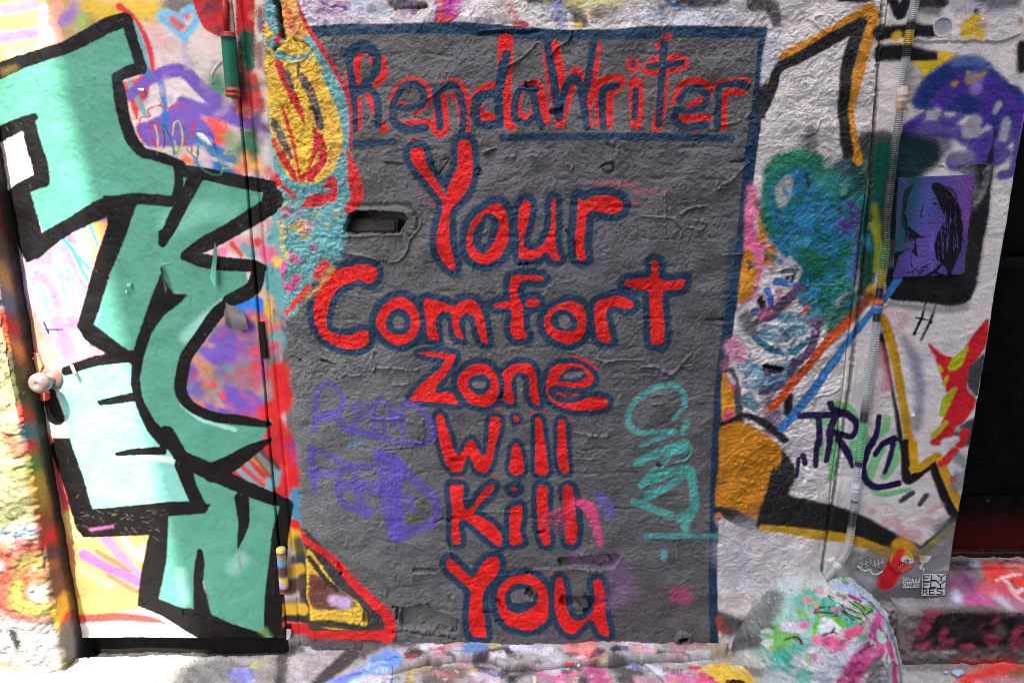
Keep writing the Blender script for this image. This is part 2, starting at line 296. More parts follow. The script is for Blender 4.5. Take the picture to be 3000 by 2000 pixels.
# violet and teal tags
c.wk = .72
for t in ('280,1000,70 290,700,80 330,560,80 430,480,70 540,540,70 610,680,80 560,800,90 300,850,90','330,900,90 540,850,90 600,960,90 700,1030,110 900,1060,110','700,1020,90 780,850,90 720,740,70 840,700,60 920,760,60 850,860,50 740,900,60',
          '960,1000,60 980,720,60 1060,670,60 1150,760,60 1190,1000,60','1190,900,60 1230,780,50','900,1080,90 1200,1150,90 1500,1180,100 1640,1080,100 1600,900,90 1480,760,80 1300,700,60','1290,720,60 1290,880,90 1300,1080,60','940,890,40 1300,880,40','1050,900,90 1080,1060,60 950,1040,50'):
    st('N', t, 0, PUR, .009, .68)
for t in ('250,20,60 265,180,60 275,320,36','260,30,40 380,80,50 500,150,60 640,150,60','250,200,60 400,190,50 500,160,60','420,270,60 600,280,110 760,300,120','440,200,40 430,300,50 470,400,60 620,440,110','540,200,50 560,320,60 620,480,40',
          '690,90,80 720,200,90 740,400,90 790,600,90 860,600,80','700,80,60 800,110,90 920,230,90 1040,330,80 1080,400,60','790,100,90 800,230,110 830,420,100 810,600,80','1080,420,70 1040,520,90 900,570,60 800,620,60','900,340,40 920,420,60','700,60,110 760,110,120'):
    st('K', t, 0, PUR, .009, .68)
st('Y','0,120,110 60,200,110 20,400,110 40,640,130 120,640,60', 0, PUR, .008, .8)
for t in ('1200,560,70 1190,400,80 1050,300,80 850,340,90 650,470,80 550,640,80 570,780,90 680,840,80 880,840,70 1080,830,60','700,1000,70 880,920,70 1080,840,80','1180,560,40 1080,690,60','640,1200,80 860,1090,90 980,1040,70','1080,1010,110 1220,960,80 1200,1060,60','1220,730,90 1170,860,60','1050,1060,60 950,1220,70','1100,1190,18 1230,1140,18 1280,1060,14 1270,990,12',
          '700,1440,90 880,1380,110 1200,1260,80','860,1260,80 760,1380,90','760,1560,80 1000,1460,80 1220,1330,90','1290,1280,70 1290,1560,70'):
    st('Q', t, 0, TEAL, .009, .8)
for t in ('1110,20,110 960,60,80 830,120,70','850,270,60 1000,180,60 1140,150,60','900,330,70 1050,270,60 1170,170,60 1190,330,60 1180,420,60 1100,490,70','800,380,60 900,420,60 1040,470,70','930,350,40 860,380,50','1150,470,50 1140,570,40','880,605,44 1100,600,48 1390,600,44','1000,710,50 995,745,50','1160,180,50 1210,400,50 1120,540,40'):
    st('L', t, 0, TEAL, .009, .78)
c.wk = 1.
st('N','680,1200,50 800,1170,60', 0, (90,140,165), .012, .6)

# ---- bulb of flame painted at the upper left of the panel
pg('G','130,-30 420,-30 470,100 560,250 650,400 760,600 810,720 850,900 860,1100 860,1250 940,1440 940,1500 830,1600 600,2000 460,2200 440,2400 250,2400 240,1500 200,900 160,400', PTEAL, .008)
pg('G','300,-30 420,-30 440,60 500,180 560,260 380,300 300,150', (222,160,80), .006)
st('G','450,30,24 520,200,30 640,380,36 760,590,30 840,760,24 860,1000,20 850,1160,18', 0, (206,36,48), .004)
st('G','360,60,40 400,160,60 420,230,30', 0, (200,70,60), .008, .7)
pg('G','230,330 400,270 520,340 600,470 700,650 770,850 800,1050 770,1200 700,1330 600,1400 430,1400 330,1290 260,1120 230,900 200,640', (232,186,70), .006)
st('G','180,180,60 250,300,70 200,500,60 200,800,40', 0, YEL, .01)
st('G','250,10,60 240,160,60 320,260,70 260,350,70', 0, PTEAL, .008); st('G','330,240,30 300,320,40', 0, DRED, .006); st('G','170,180,50 180,230,40', 0, ORG, .006)
st('G','140,30,60 150,100,50', 0, (50,46,44), .01); st('G','290,20,30 310,180,26 330,280,16', 0, (36,24,24), .005)
st('G','200,-10,50 140,120,30', 0, (150,160,170), .01, .7)
for t, w, col in (('300,470,50 370,640,70 440,780,70 540,960,60 600,1080,60 560,1200,40 490,1370,40', 0, DRED), ('270,1080,40 330,1200,60 400,1310,50 440,1390,30',0,DRED), ('560,1200,40 610,1050,60 640,1150,60 640,1250,70 560,1350,90',0,DRED),
                  ('380,560,60 420,660,70 400,600,60',0,(88,84,88)), ('480,590,60 560,720,70 600,860,70 620,960,60',0,(86,82,86)), ('270,930,50 330,1060,60 400,1200,30',0,(90,84,84)), ('460,500,26 440,600,26',0,(70,66,70)),
                  ('400,460,34 440,640,46 520,850,50 540,1100,46 500,1300,44',0,YEL), ('500,470,50 590,620,60 660,800,80 720,1000,80',0,(228,178,60)), ('300,700,50 390,900,50 450,1080,50 460,1250,40',0,YEL),
                  ('330,820,24 380,980,26 440,1200,22 470,1380,20',0,(206,50,44)),('700,1000,80 740,1150,50 690,1290,70',0,(230,180,80)),('600,1380,40 690,1290,60',0,(228,176,66)),('300,420,60 420,450,40 540,420,30',0,PTEAL),('230,410,30 250,490,30',0,(200,150,50))):
    st('G', t, 0, col, .007)
st('G','270,1230,60 340,1380,60 480,1430,50 640,1430,60', 0, PTEAL, .006)
st('G','640,560,30 740,760,34 800,950,30 830,1150,30', 0, PTEAL, .005); st('G','830,1180,40 880,1330,80 900,1470,80 860,1560,60', 0, (214,42,46), .006)
st('G','230,1340,40 330,1440,50 470,1540,70 640,1500,80 720,1380,60', 0, (214,44,48), .01); st('G','800,1200,60 790,1350,60 760,1560,50', 0, PTEAL, .006)
# below the bulb: sea green with pink and yellow blots
pg('I','100,200 560,230 560,560 500,600 360,740 180,930 170,900', PTEAL, .015)
st('I','110,40,50 170,140,60 300,210,60 480,170,80 560,70,50', 0, (212,44,50), .008); st('I','150,120,30 260,220,50 330,140,36 470,130,30', 0, PTEAL, .006); st('I','560,60,50 560,250,50',0,PTEAL,.006)
st('I','640,60,80 660,170,80 600,260,40', 0, (216,46,48), .008)
st('I','300,360,70 320,420,60', 0, (214,150,100), .02, .8); st('I','210,260,50', 0, (190,100,150), .02, .7)
st('I','260,500,90 310,560,90 240,560,80', 0, (214,90,140), .01); st('I','150,350,50 180,480,50 190,560,40', 0, (214,190,90), .015, .8)
st('I','360,500,100 440,560,110 230,480,90', 0, PTEAL, .012); st('I','370,520,40', 0, (190,80,150), .01)
st('I','170,620,60 200,760,70 260,700,60', 0, (228,90,150), .01); st('I','300,640,60 230,660,50 200,720,40', 0, PTEAL, .008)
st('I','330,560,90 470,600,60', 0, PTEAL, .012); st('I','450,620,70 400,690,50', 0, (216,66,66), .012); st('I','340,770,40 230,880,50 180,940,40', 0, (212,48,44), .008); st('I','300,760,26 190,900,20', 0, PTEAL, .005)
st('I','500,640,30 420,750,24 340,830,20', 0, (200,180,90), .015, .6); st('I','180,950,20 200,1060,20', 0, (110,150,190), .01, .6)
c.mottle('I',130,210,540,560,34,[PTEAL,(214,90,140),(90,150,150),(214,190,90),(120,176,170)],16,44,.7,.006)
c.mottle('G',230,350,760,1300,40,[(236,190,70),(222,170,50),(228,180,90),(206,60,50)],14,34,.5,.005)
# wedge at the bottom left of the panel
pg('K','190,560 440,820 600,980 740,1090 800,1200 800,1290 230,1310', (60,58,54), .008)
pg('K','225,690 330,820 430,950 560,1040 600,1110 610,1210 560,1220 250,1160', (226,186,60), .006)
pg('K','240,860 330,880 400,930 520,1020 540,1060 380,1080 250,1070', (112,70,56), .012)
st('K','400,1020,60 470,1040,70', 0, (206,176,216), .02, .9); st('K','270,920,60 330,930,50', 0, (96,50,40), .015)
st('K','250,1180,40 400,1180,50 600,1210,40', 0, (60,56,40), .01); st('K','240,740,30 330,870,30 420,960,26', 0, (50,48,44), .006)
st('K','190,600,44 330,710,44 440,810,50 540,930,56 640,1020,60 740,1110,66 770,1200,66 750,1290,60', 0, (222,34,34), .005)
st('K','235,1250,60 500,1255,60 730,1250,66', 0, (212,36,34), .006)
pg('K','235,1290 780,1310 800,1400 240,1400', (92,84,86), .012)

# ---- to the right of the panel
st('L','1340,480,10 1420,620,60 1500,900,200 1440,700,160', 0, (212,205,204), .02)
pg('E','190,0 260,0 240,150 330,260 300,420 240,600 140,640 180,300', PINK, .01)
st('E','270,40,60 330,180,60', 0, OCH, .01); st('E','360,300,90 340,370,70', 0, (200,126,40), .015)
pg('E','190,280 240,340 262,450 220,590 140,640 160,440', OCH, .006)
st('D','230,1250,60 250,1400,60', 0, (236,130,160), .02); st('D','280,1340,60', 0, (56,52,54), .02, .8); st('D','300,1450,50 300,1560,50', 0, OCH, .012)
# green and blue cloud
st('D','360,1120,110 420,1060,100 560,1050,150 700,1120,170 860,1180,180 900,1060,110', 0, GRN, .025)
pg('D','330,1180 420,1090 560,1080 760,1150 900,1100 980,1200 970,1560 600,1600 330,1500 300,1350', (34,118,112), .02)
pg('E','310,0 960,0 930,260 900,500 720,680 690,800 560,640 520,420 400,300 330,180', (32,108,120), .02)
st('D','430,1330,60 440,1250,110 470,1170,60', 0, (176,176,170), .012); st('D','420,1440,70 400,1400,40', 0, (34,34,36), .01)
for t in ('340,1180,60 330,1320,60 350,1480,60','400,1130,60 500,1120,60 560,1200,90 640,1300,110','540,1250,90 600,1400,200 700,1450,180','620,1480,90 800,1540,100'): st('D', t, 0, CYB, .01, .9)
for t in ('350,60,60 400,200,80 500,240,90','480,60,110 560,160,160 650,120,160','650,60,130 800,100,90 860,200,90','600,260,70 740,280,110','700,300,90 880,330,90 880,460,70','580,600,90 700,580,60'): st('E', t, 0, (38,124,168), .012, .85)
for t in ('620,370,110 680,440,90','540,300,40 620,330,80','800,200,60 840,320,60','720,560,60 860,520,80','700,360,60'): st('E', t, 0, (22,112,84), .015, .9)
st('E','720,680,120 780,760,130 760,860,60 860,640,120 900,600,60', 0, (24,108,84), .02, .95)
st('E','860,40,120 840,120,80', 0, (88,60,140), .02, .85); st('E','930,60,40 920,300,40 900,480,40', 0, (98,80,150), .012, .8); st('D','800,1300,60 860,1380,60 830,1500,90', 0, (84,60,140), .02, .8)
st('D','830,1080,110 880,1120,90', 0, (64,88,104), .02, .9); st('D','840,1250,50', 0, (110,180,150), .02, .8)
st('D','620,870,70 610,960,80', 0, (76,74,78), .025, .85); st('D','560,930,60', 0, (110,108,112), .03, .6)
for t in ('510,1090,16 500,1040,16','590,1150,18 600,1230,18'): st('D', t, 0, (20,70,56), .01)
st('D','470,1080,90 360,1140,60 322,1250,50 318,1380,50 340,1480,60 420,1540,50', 0, GRN, .012, .85)
st('D','930,940,110 960,1080,130 940,1200,110', 0, (26,66,58), .03, .8); st('D','760,1010,110 740,1060,60', 0, (196,190,190), .02, .7)
c.mottle('E',360,-100,880,420,90,[GRN,CYB,(20,92,96),(40,134,172),(16,84,66),(30,110,120)],18,46,.85,.006)
c.mottle('E',560,420,880,700,26,[GRN,(20,92,96),(40,134,172),(16,84,66)],18,46,.8,.008)
st('D','1000,960,150 1120,960,150 1200,1000,110', 0, (30,44,50), .03, .8); st('D','1090,1040,130 1080,1300,150', 0, (14,80,66), .02, .9)
# lower mess of bare plaster, blue, mauve
pg('E','480,340 560,440 500,520 420,470 430,400', (176,176,176), .006); st('E','470,490,50 490,480,40', 0, (12,12,14), .003)
st('E','390,500,50 540,530,34', 0, (66,120,190), .004); st('E','330,560,44 350,680,40 240,700,40', 0, (66,110,190), .006); st('E','290,620,60 300,680,40', 0, (30,30,34), .008)
st('E','400,560,40 420,620,50', 0, (200,150,170), .012)
st('E','540,560,80 470,620,70 360,720,80 250,750,60', 0, (108,84,112), .01); st('E','330,700,60 250,750,50', 0, (206,110,140), .015,.8)
st('E','560,600,60 640,680,70 560,740,70 430,740,60', 0, (62,130,150), .012,.9); st('E','600,680,30 570,720,20', 0, (226,80,40), .005)
st('E','660,760,60 640,850,56 600,960,56 500,1050,60 490,1140,60', 0, (98,78,108), .006); st('E','620,770,60 650,780,60',0,(98,78,108),.006)
st('E','430,1180,60 300,1220,60', 0, (98,78,108), .008)
st('E','300,830,90 420,850,110 560,820,70', 0, (56,128,150), .008, .8); st('E','250,870,40 360,950,40 500,960,40 590,880,36', 0, (40,110,132), .005)
st('E','180,1060,90 330,1100,60 450,1060,50', 0, (60,140,170), .012, .8); st('E','330,1070,60 420,1080,40', 0, (16,16,18), .006)
st('E','200,1180,50 330,1160,60 450,1130,50', 0, (50,124,150), .008,.8)
st('E','200,760,120 230,800,110', 0, (108,108,108), .02); st('E','110,930,110 150,990,90', 0, (226,150,176), .025); st('E','60,1050,60', 0, (210,120,150),.02,.7)
st('E','90,1100,60 120,1200,60 140,1400,70', 0, (78,76,78), .01)
pg('E','40,1100 80,1150 110,1250 115,1400 50,1440 30,1380', OCH, .006); st('E','80,1370,60 60,1400,40', 0, (230,90,130), .008); st('E','70,1120,20 110,1200,26', 0, (224,70,90), .006)
st('Q','1700,180,40 1760,270,50', 0, (190,190,196), .006)
st('E','200,1280,90 260,1330,60', 0, (70,130,150), .008, .8); st('E','300,1300,50 280,1360,40', 0, (200,196,196), .006)
st('E','350,1270,60 370,1400,110 350,1480,80', 0, (110,84,112), .02, .8)
st('E','470,1260,60 470,1360,60', 0, (26,26,28), .01)
c.mottle('E',120,720,640,1250,46,[(206,202,206),(56,128,150),(98,78,108),(40,110,132),(120,118,120),(206,202,206)],12,34,.8,.004)
c.mottle('E',200,330,520,700,20,[(206,150,170),(98,78,108),(60,110,180),(40,40,44),(190,188,190)],12,30,.8,.004)
# ochre block with black shadow
pg('L','1360,60 1400,-10 1480,-60 1620,-30 1760,30 1860,180 1760,420 1660,560 1560,560 1340,430', (40,38,38), .012)
pg('Q','1620,760 1840,725 2000,790 2200,920 2310,1050 2290,1200 2180,1400 2130,1600 2080,1800 2000,1850 1580,1750 1600,1200', (206,132,26), .01)
st('L','1720,210,30 1640,440,40', 0, (70,66,40), .02, .8); st('L','1510,160,30', 0, (120,100,40), .02, .8); st('L','1380,240,40', 0, (130,100,50), .02, .6)
st('Q','1620,750,40 1860,660,60 2000,680,70 2200,800,90 2340,930,80', 0, (36,34,34), .008)
st('L','1345,430,40 1450,460,60 1570,530,70', 0, (40,40,46), .012); st('L','1350,470,40', 0, (226,130,50), .01)
pg('L','1345,1130 1450,1180 1440,1240 1380,1240 1350,1210', (196,70,66), .01); st('L','1350,1110,30 1430,1150,50 1540,1200,60', 0, (70,66,66), .02,.9)
st('F','100,1200,120 300,1180,120 500,1100,60', 0, (84,80,80), .05, .8)
st('F','200,650,300 300,800,300 100,700,200', 0, (208,196,202), .08, .5)
# big white arrow letters: ochre and black outlines
st('D','440,370,60 700,240,70 860,150,80 1000,70,90', 0, OCH, .006); st('D','1030,110,80 990,250,80 930,450,80 880,650,70 870,760,56 880,880,70 900,980,80 930,1060,50', 0, OCH, .006)
st('D','330,530,50', 0, (230,186,40), .004)
st('D','290,700,110 370,560,70 400,450,70 520,390,70 700,290,80 880,190,80 950,150,60', 0, (26,25,26), .005)
st('D','950,150,70 880,330,90 840,520,80 830,700,70 840,900,70 860,1010,70', 0, (28,27,27), .007)
st('D','300,560,60 300,760,40', 0, (40,38,40), .008)
pg('D','340,200 410,200 400,380 300,560 290,500', (212,208,214), .01)
# two short black bars and black tag at the top
st('D','1060,220,90 1300,200,80 1400,210,80', 0, (26,25,26), .009); st('D','1080,350,100 1200,345,100 1420,380,80', 0, (30,29,30), .012)
st('D','820,-30,80 940,-10,60 1010,-20,60', 0, (26,25,26), .006); st('D','1150,0,60 1200,90,80 1240,20,70 1330,0,90 1480,10,90', 0, (28,27,28), .006); st('D','1330,20,120 1440,70,60', 0, (60,58,62), .02, .8)
st('D','1600,10,150 1750,10,100 1820,60,80 1950,30,60', 0, (150,150,160), .03, .7); st('D','1700,0,40 1830,20,60 1950,10,50', 0, (70,70,76), .02, .7)
st('D','1640,200,110 1690,130,70 1720,230,70', 0, (222,182,60), .012); st('D','1740,160,60', 0, (226,180,170), .02, .7); st('D','1690,80,30', 0, (40,38,44), .01)
st('D','1180,240,60', 0, (214,176,40), .012)
st('D','2000,300,60 2000,450,60', 0, (30,28,28), .012); st('D','1990,140,40', 0, (190,150,120), .01)
# pier: yellow, blue dome, violet tag
pg('D','1460,340 1600,370 1480,440 1400,480 1380,600 1350,600 1330,460 1280,410 1440,400', (222,186,34), .008)
st('D','1270,500,120 1290,640,80', 0, (150,148,150), .03, .7); st('D','1230,560,60 1240,680,80', 0, (206,176,160), .03,.5)
st('D','1340,660,120 1420,560,160 1560,450,120 1700,440,120 1820,540,120 1920,640,110', 0, (40,62,128), .015)
pg('D','1320,680 1380,540 1500,430 1620,385 1760,430 1900,540 1990,580 2040,700 1900,860 1600,740 1400,740', (34,52,116), .012)
st('D','1560,400,60 1700,400,60 1780,430,50', 0, (86,110,160), .02, .8)
for t in ('1450,700,110 1560,560,120 1640,520,90','1240,850,60 1400,740,50 1520,800,60 1600,760,60','1290,840,110 1500,850,110 1620,880,90','1620,560,100 1760,580,160 1900,680,110','1640,900,110 1760,760,90 1780,660,90','1700,960,120 1880,830,70 1880,760,50','1760,980,150 1900,900,110 1990,780,50 1940,680,60','1560,1060,110 1800,1050,110 1900,1010,70','1870,1150,60 1950,1120,60 1990,700,50','1240,920,110 1400,960,110'):
    st('D', t, 0, VIO, .014, .92)
st('D','1700,520,90 1700,580,60', 0, (150,120,190), .02,.8); st('D','1560,550,34', 0, (170,140,60), .01); st('D','1650,480,24 1650,540,24 1760,480,20', 0, (150,130,60), .01)
st('D','1400,750,40 1440,740,50', 0, (170,166,172), .015); st('D','1690,800,90 1640,870,60 1700,860,70', 0, (160,156,166), .012); st('D','1850,690,40 1830,730,30', 0, (170,166,174), .01); st('D','1900,800,50 1880,900,50',0,(165,160,170),.012)
st('D','1420,1060,90 1400,1000,80', 0, (60,52,110), .03, .7); st('D','1560,1030,60 1660,1030,50', 0, (130,126,134), .02, .7)
# deep green sprayed cloud round the conduit
st('D','1000,930,130 1100,920,110', 0, (66,64,72), .02, .85); st('D','1080,1010,160 1080,1200,180 1060,1450,190', 0, (16,78,66), .03); st('D','1250,1000,110 1300,1100,130 1260,1200,100', 0, (24,62,56), .05, .9)
st('D','1330,960,120 1480,950,120', 0, (50,44,84), .04, .8)
pg('D','1180,900 1420,940 1470,1040 1330,1150 1200,1250 1180,1560 1090,1560', (18,46,44), .03)
st('E','1150,0,60 1160,200,70 1140,420,50', 0, (20,40,42), .02,.9)
st('E','1020,60,110 1000,250,150 990,420,130 960,560,90', 0, (18,72,60), .02); st('E','1060,80,60 1070,200,60',0,(20,20,26),.02,.7)
st('D','1030,1350,30 1060,1500,40', 0, (120,130,40), .015); st('E','1030,130,40 1060,250,40 1050,420,40', 0, (140,150,40), .012); st('E','1010,560,60 1030,640,50', 0, (222,170,40), .015)
st('E','980,220,50 1000,280,40', 0, (40,120,150), .012, .8); st('E','980,320,30 950,420,30', 0, (20,40,50), .01,.7)
# black rounded box behind the poster, its drips
pg('E','1130,420 1400,430 1620,440 1660,200 1690,0 1760,-280 1840,-480 1820,-500 1790,0 1740,300 1690,560 1640,640 1540,665 1350,640 1130,612', (28,27,27), .008)
pg('S','980,130 1240,130 1210,400 1180,700 1120,1100 1060,1380 940,1300 980,800 1040,400', (34,33,33), .02)
st('S','1190,160,40 1170,330,34 1110,470,30 1060,560,16', 0, (124,124,128), .02, .8); st('S','1060,330,60 1060,420,50 1010,200,80', 0, (112,116,124), .04, .8)
st('S','880,170,80 1000,170,60', 0, (110,108,124), .03,.7)
st('E','1370,640,14 1340,760,16 1300,840,14', 0, (20,19,20), .004); st('E','1300,845,24', 0, (20,19,20), .004); st('E','1440,640,14 1400,770,16 1340,890,12', 0, (50,48,50), .006); st('E','1405,770,24', 0, (26,25,26), .004); st('E','1310,740,8 1390,755,8', 0, (30,29,30), .004)
st('E','1130,650,30 1300,670,30 1500,690,30 1640,670,30', 0, (120,118,124), .02, .8)
# blue and orange bars crossing the seam
st('E','1190,480,50 1090,630,44 1000,720,44 860,900,50 700,1120,54 560,1320,60 430,1460,60', 0, (60,128,190), .004)
st('E','1000,600,60 900,720,60 780,840,60', 0, (150,76,44), .012); st('E','860,770,50 700,920,56 560,1100,56 440,1240,56 350,1340,40', 0, (226,88,28), .007)
# tall yellow and black stroke on the pier
pg('E','1080,830 1110,900 1150,1150 1230,1568 1200,1600 1150,1250 1070,900', (26,25,26), .01)
st('E','1090,740,50 1140,880,60 1180,1050,54 1220,1300,50 1270,1568,56', 0, (212,152,26), .006); st('E','1160,900,20 1220,1200,20 1250,1420,20',0,(150,140,40),.01,.6)
st('E','1230,880,40 1310,1050,50 1330,1250,50 1310,1460,40', 0, (130,128,144), .03, .8); st('E','1400,1000,90 1420,1300,80', 0, (216,212,214), .04,.5); st('E','1320,1000,30 1350,1250,30', 0, (160,130,160), .03,.6)
st('E','1070,940,30 1110,1100,30 1110,1200,50', 0, (206,110,120), .03, .7); st('E','1150,710,30 1240,730,30 1200,800,30', 0, (220,150,160), .02,.6)
# red and yellow-green flames by the doorway
pg('E','1390,910 1480,980 1560,1000 1620,950 1700,830 1780,750 1770,900 1700,1020 1660,1100 1640,1200 1690,1260 1700,1300 1640,1400 1560,1480 1540,1568 1400,1568 1440,1490 1490,1380 1510,1240 1470,1120 1440,1010', (206,36,44), .008)
st('E','1640,940,20 1580,1030,70 1550,1060,60', 0, (178,184,34), .006); st('E','1460,1060,20 1470,1090,24', 0, (178,184,34), .005); st('E','1510,1130,20 1490,1170,26', 0, (178,184,34), .006); st('E','1560,1210,30 1510,1290,60 1480,1370,40', 0, (178,184,34), .006); st('E','1500,1430,30 1420,1510,40', 0, (178,184,34), .006)
pg('E','1700,1020 1760,980 1720,1190 1700,1250 1640,1180 1650,1080', (70,68,72), .01); pg('E','1560,1480 1700,1400 1680,1568 1560,1568', (74,72,76), .012)
st('E','1620,1490,60 1600,1568,60', 0, (206,40,48), .006); st('E','1580,1470,30', 0, (120,170,160), .008); st('E','1500,1560,60 1560,1540,50', 0, (216,212,214), .01)
# tag of four dark letters with a green shadow
for f,t,w in (('E','760,1310,60 860,1340,60 920,1420,50',0),('E','770,1380,60 790,1560,60',0),('E','640,1410,50 720,1430,50',0),('E','1110,1400,50 1100,1480,50 1000,1550,50',0),('F','770,0,60 770,110,60 750,220,44',0),('F','680,0,40 680,90,40',0),('F','830,20,40 900,80,60',0),('F','1080,30,60 1030,130,60 1000,250,50 1080,330,36 1260,300,30',0),('F','1180,20,50 1160,130,60 1100,210,50',0),('F','900,0,60',0)):
    st(f, t, 0, (116,196,128), .008, .9)
for f,t in (('E','550,1385,40 700,1380,44 860,1370,40'),('E','670,1400,40 670,1568,40'),('E','740,1300,40 770,1360,40'),('E','800,1360,44 740,1480,44 740,1568,40'),('E','780,1350,50 880,1390,46 920,1450,40 880,1520,40 740,1480,44'),('E','1065,1390,36 1050,1490,36 1020,1568,40'),('E','1180,1540,34 1090,1568,40'),
            ('F','660,-20,36 650,140,36'),('F','740,0,36 720,110,34'),('F','800,-30,46 860,60,46 890,150,24'),('F','1020,-20,40 960,140,44 980,240,44 1060,285,44 1190,260,44'),('F','1170,-40,34 1140,80,34 1100,190,24'),('F','570,80,36 580,130,36'),('F','540,100,26 520,210,24'),('F','930,100,40 960,130,30'),('F','1040,70,36 1090,0,36 1160,-40,34')):
    st(f, t, 0, (38,22,70), .004)
st('F','1210,370,30 1280,320,36', 0, (66,58,76), .008); st('F','1330,395,30 1375,340,36', 0, (74,66,84), .008)
# lower arrow: black and yellow outline
pg('F','380,160 460,320 600,360 760,400 860,430 1000,490 1200,600 1340,670 1350,700 1100,700 900,620 800,600 600,560 330,540 260,540 330,300', (34,33,33), .012)
st('F','1350,690,50 1480,580,50 1570,480,60', 0, (34,33,33), .008); st('F','1570,480,60 1500,350,60 1420,140,56', 0, (30,29,29), .007); st('F','1240,0,60 1250,230,60 1330,190,60 1430,110,50', 0, (30,29,29), .007)
st('F','1290,0,50 1310,160,50 1440,80,50 1480,150,50 1560,330,56 1600,420,40', 0, (212,158,28), .006); st('F','1290,160,50',0,(212,158,28),.006)
st('F','300,550,36 500,570,50 700,600,60 850,620,60 960,650,60 1100,710,60 1180,740,60', 0, (206,156,28), .008); st('F','1570,530,40 1450,630,50 1330,730,40', 0, (170,158,36), .01)
st('F','1200,660,90 1240,690,110 1300,730,60 1140,730,60', 0, (208,152,30), .012)
st('F','1470,130,40 1560,50,60 1500,110,60', 0, (210,40,50), .008); st('F','1550,230,40', 0, (206,40,48), .01); st('F','1580,90,60 1620,160,90 1580,260,90', 0, (120,118,122), .02,.8); st('F','1560,150,30 1600,170,30',0,(210,206,210),.01,.8)
for t in ('1110,510,50 1170,510,50','1200,540,40 1220,580,50 1320,600,50','1340,520,40 1400,510,40','1400,440,30 1480,400,20','1020,440,30'): st('F', t, 0, (214,130,140), .02, .6)
st('F','1500,560,130 1560,700,130 1400,760,200 1200,860,200 1000,800,200 1300,960,220 1480,900,160 1000,960,150 900,760,120', 0, (104,101,103), .05, .8)
st('F','1480,940,160 1300,1010,160 1100,1010,160',0,(96,92,94),.05,.8)
st('F','1210,720,60 1170,800,110 1110,900,120', 0, (196,32,38), .014); st('F','1150,700,60 1060,720,60', 0, (150,130,70), .02, .6)
st('F','960,860,90 1000,900,80', 0, (170,168,168), .03, .7)
c.H[:] = 0

# ================================================================== the door and its frame
pg('M','-40,-20 600,-20 612,400 640,800 690,1480 -40,1500', BEIGE, .006, 1, False)
pg('A','-60,-40 560,-40 560,300 0,500 -60,500', (170,146,100), .03)
st('A','0,60,50 200,20,50', 0, (150,116,190), .012, .8); st('A','500,0,70 450,90,60 250,200,50 0,240,60', 0, (146,110,190), .015, .85); st('A','360,30,70 320,120,60 370,280,60', 0, (230,150,130), .012)
st('A','260,40,44 260,300,44', 0, (180,214,220), .012, .8); st('A','300,200,60 330,280,50', 0, (220,180,180), .02,.7); st('A','60,360,60 200,320,60', 0, (236,206,140), .03,.8)
st('A','560,20,110 700,80,150 860,60,160 1000,60,110', 0, (206,172,60), .05); st('A','530,130,60', 0, (130,180,90), .05, .8); st('A','600,150,60', 0, (150,120,50), .04, .7)
st('A','1120,30,110 1250,20,60', 0, (66,62,64), .05, .8); st('A','1030,400,120 1100,300,160 1300,250,110', 0, (204,180,172), .05,.6); st('A','1000,190,60 1040,260,60', 0, (206,140,150), .05,.5)
st('A','1190,240,44 1100,160,44 1035,105,44 1060,80,40 1110,85,40 1175,140,40', 0, (112,176,206), .008); st('A','1170,140,36 1195,70,44 1250,50,44 1280,100,44 1250,170,44 1190,240,44', 0, (112,176,206), .008)
st('A','1120,130,40 1170,170,40', 0, (196,60,60), .02,.9); st('A','1210,100,30', 0, (190,60,60), .015,.8)
pg('A','1262,-20 1290,110 1320,170 1390,220 1480,222 1480,-20', (176,34,34), .004); st('A','1390,20,80 1340,60,50', 0, (84,50,56), .02, .7); st('A','1430,200,60', 0, (70,40,44), .02,.7)
st('A','1400,520,100 1420,620,120', 0, (76,124,96), .05); st('A','1300,420,150', 0, (200,186,180), .05,.7)
pg('A','940,570 1080,540 1230,540 1360,700 1200,640 1100,700 1000,800 900,780', (214,200,196), .02)
pg('A','780,545 870,520 960,470 960,600 900,700 880,780 830,650', (206,60,66), .008)
st('A','830,550,36 870,620,34 940,760,30', 0, (110,160,160), .008); st('A','1380,820,110 1440,880,110 1400,930,80', 0, (230,84,70), .04); st('A','1500,900,60 1520,980,90', 0, (120,150,120), .04,.8)
pg('A','880,830 960,790 1060,740 1180,640 1290,740 1400,900 1330,940 1180,960 1060,960 940,950', DPUR, .01)
st('A','830,630,50 930,540,66 1050,480,80 1180,460,84 1300,570,90 1420,680,100 1510,720,60', 0, DPUR, .008); st('A','1180,660,60 1300,710,80 1500,770,80 1640,820,80 1720,860,60', 0, DPUR, .012)
st('A','1040,540,44 1060,650,36 1070,760,36 1060,860,30', 0, (44,110,180), .008); st('A','1230,900,60 1400,990,80 1540,1050,60 1720,1150,40', 0, (50,110,176), .01); st('A','1280,1060,60 1420,1110,90 1550,1150,60', 0, (44,104,176), .012); st('A','1640,1190,60 1700,1185,50',0,(44,104,176),.01)
st('A','1300,880,30 1370,930,30', 0, (226,220,224), .012); st('A','1300,1010,80 1340,1080,60', 0, (214,190,190), .03,.8); st('A','1200,1040,40 1230,1060,40', 0, (226,110,70), .015)
st('A','1620,900,60 1620,960,120', 0, (56,124,88), .04); st('A','1640,1060,150 1700,1110,90', 0, (222,164,90), .03); st('A','1560,1110,60', 0, (230,110,70), .03,.8); st('A','1460,1040,60 1500,1020,60',0,(96,128,150),.02,.8)
st('A','770,40,44 850,100,34 930,220,34 970,350,40 985,460,30', 0, (196,48,58), .008); st('A','860,140,26 900,240,30 930,350,34 950,460,40', 0, (104,162,170), .006); st('A','950,470,50 970,490,40', 0, (60,110,170), .01)
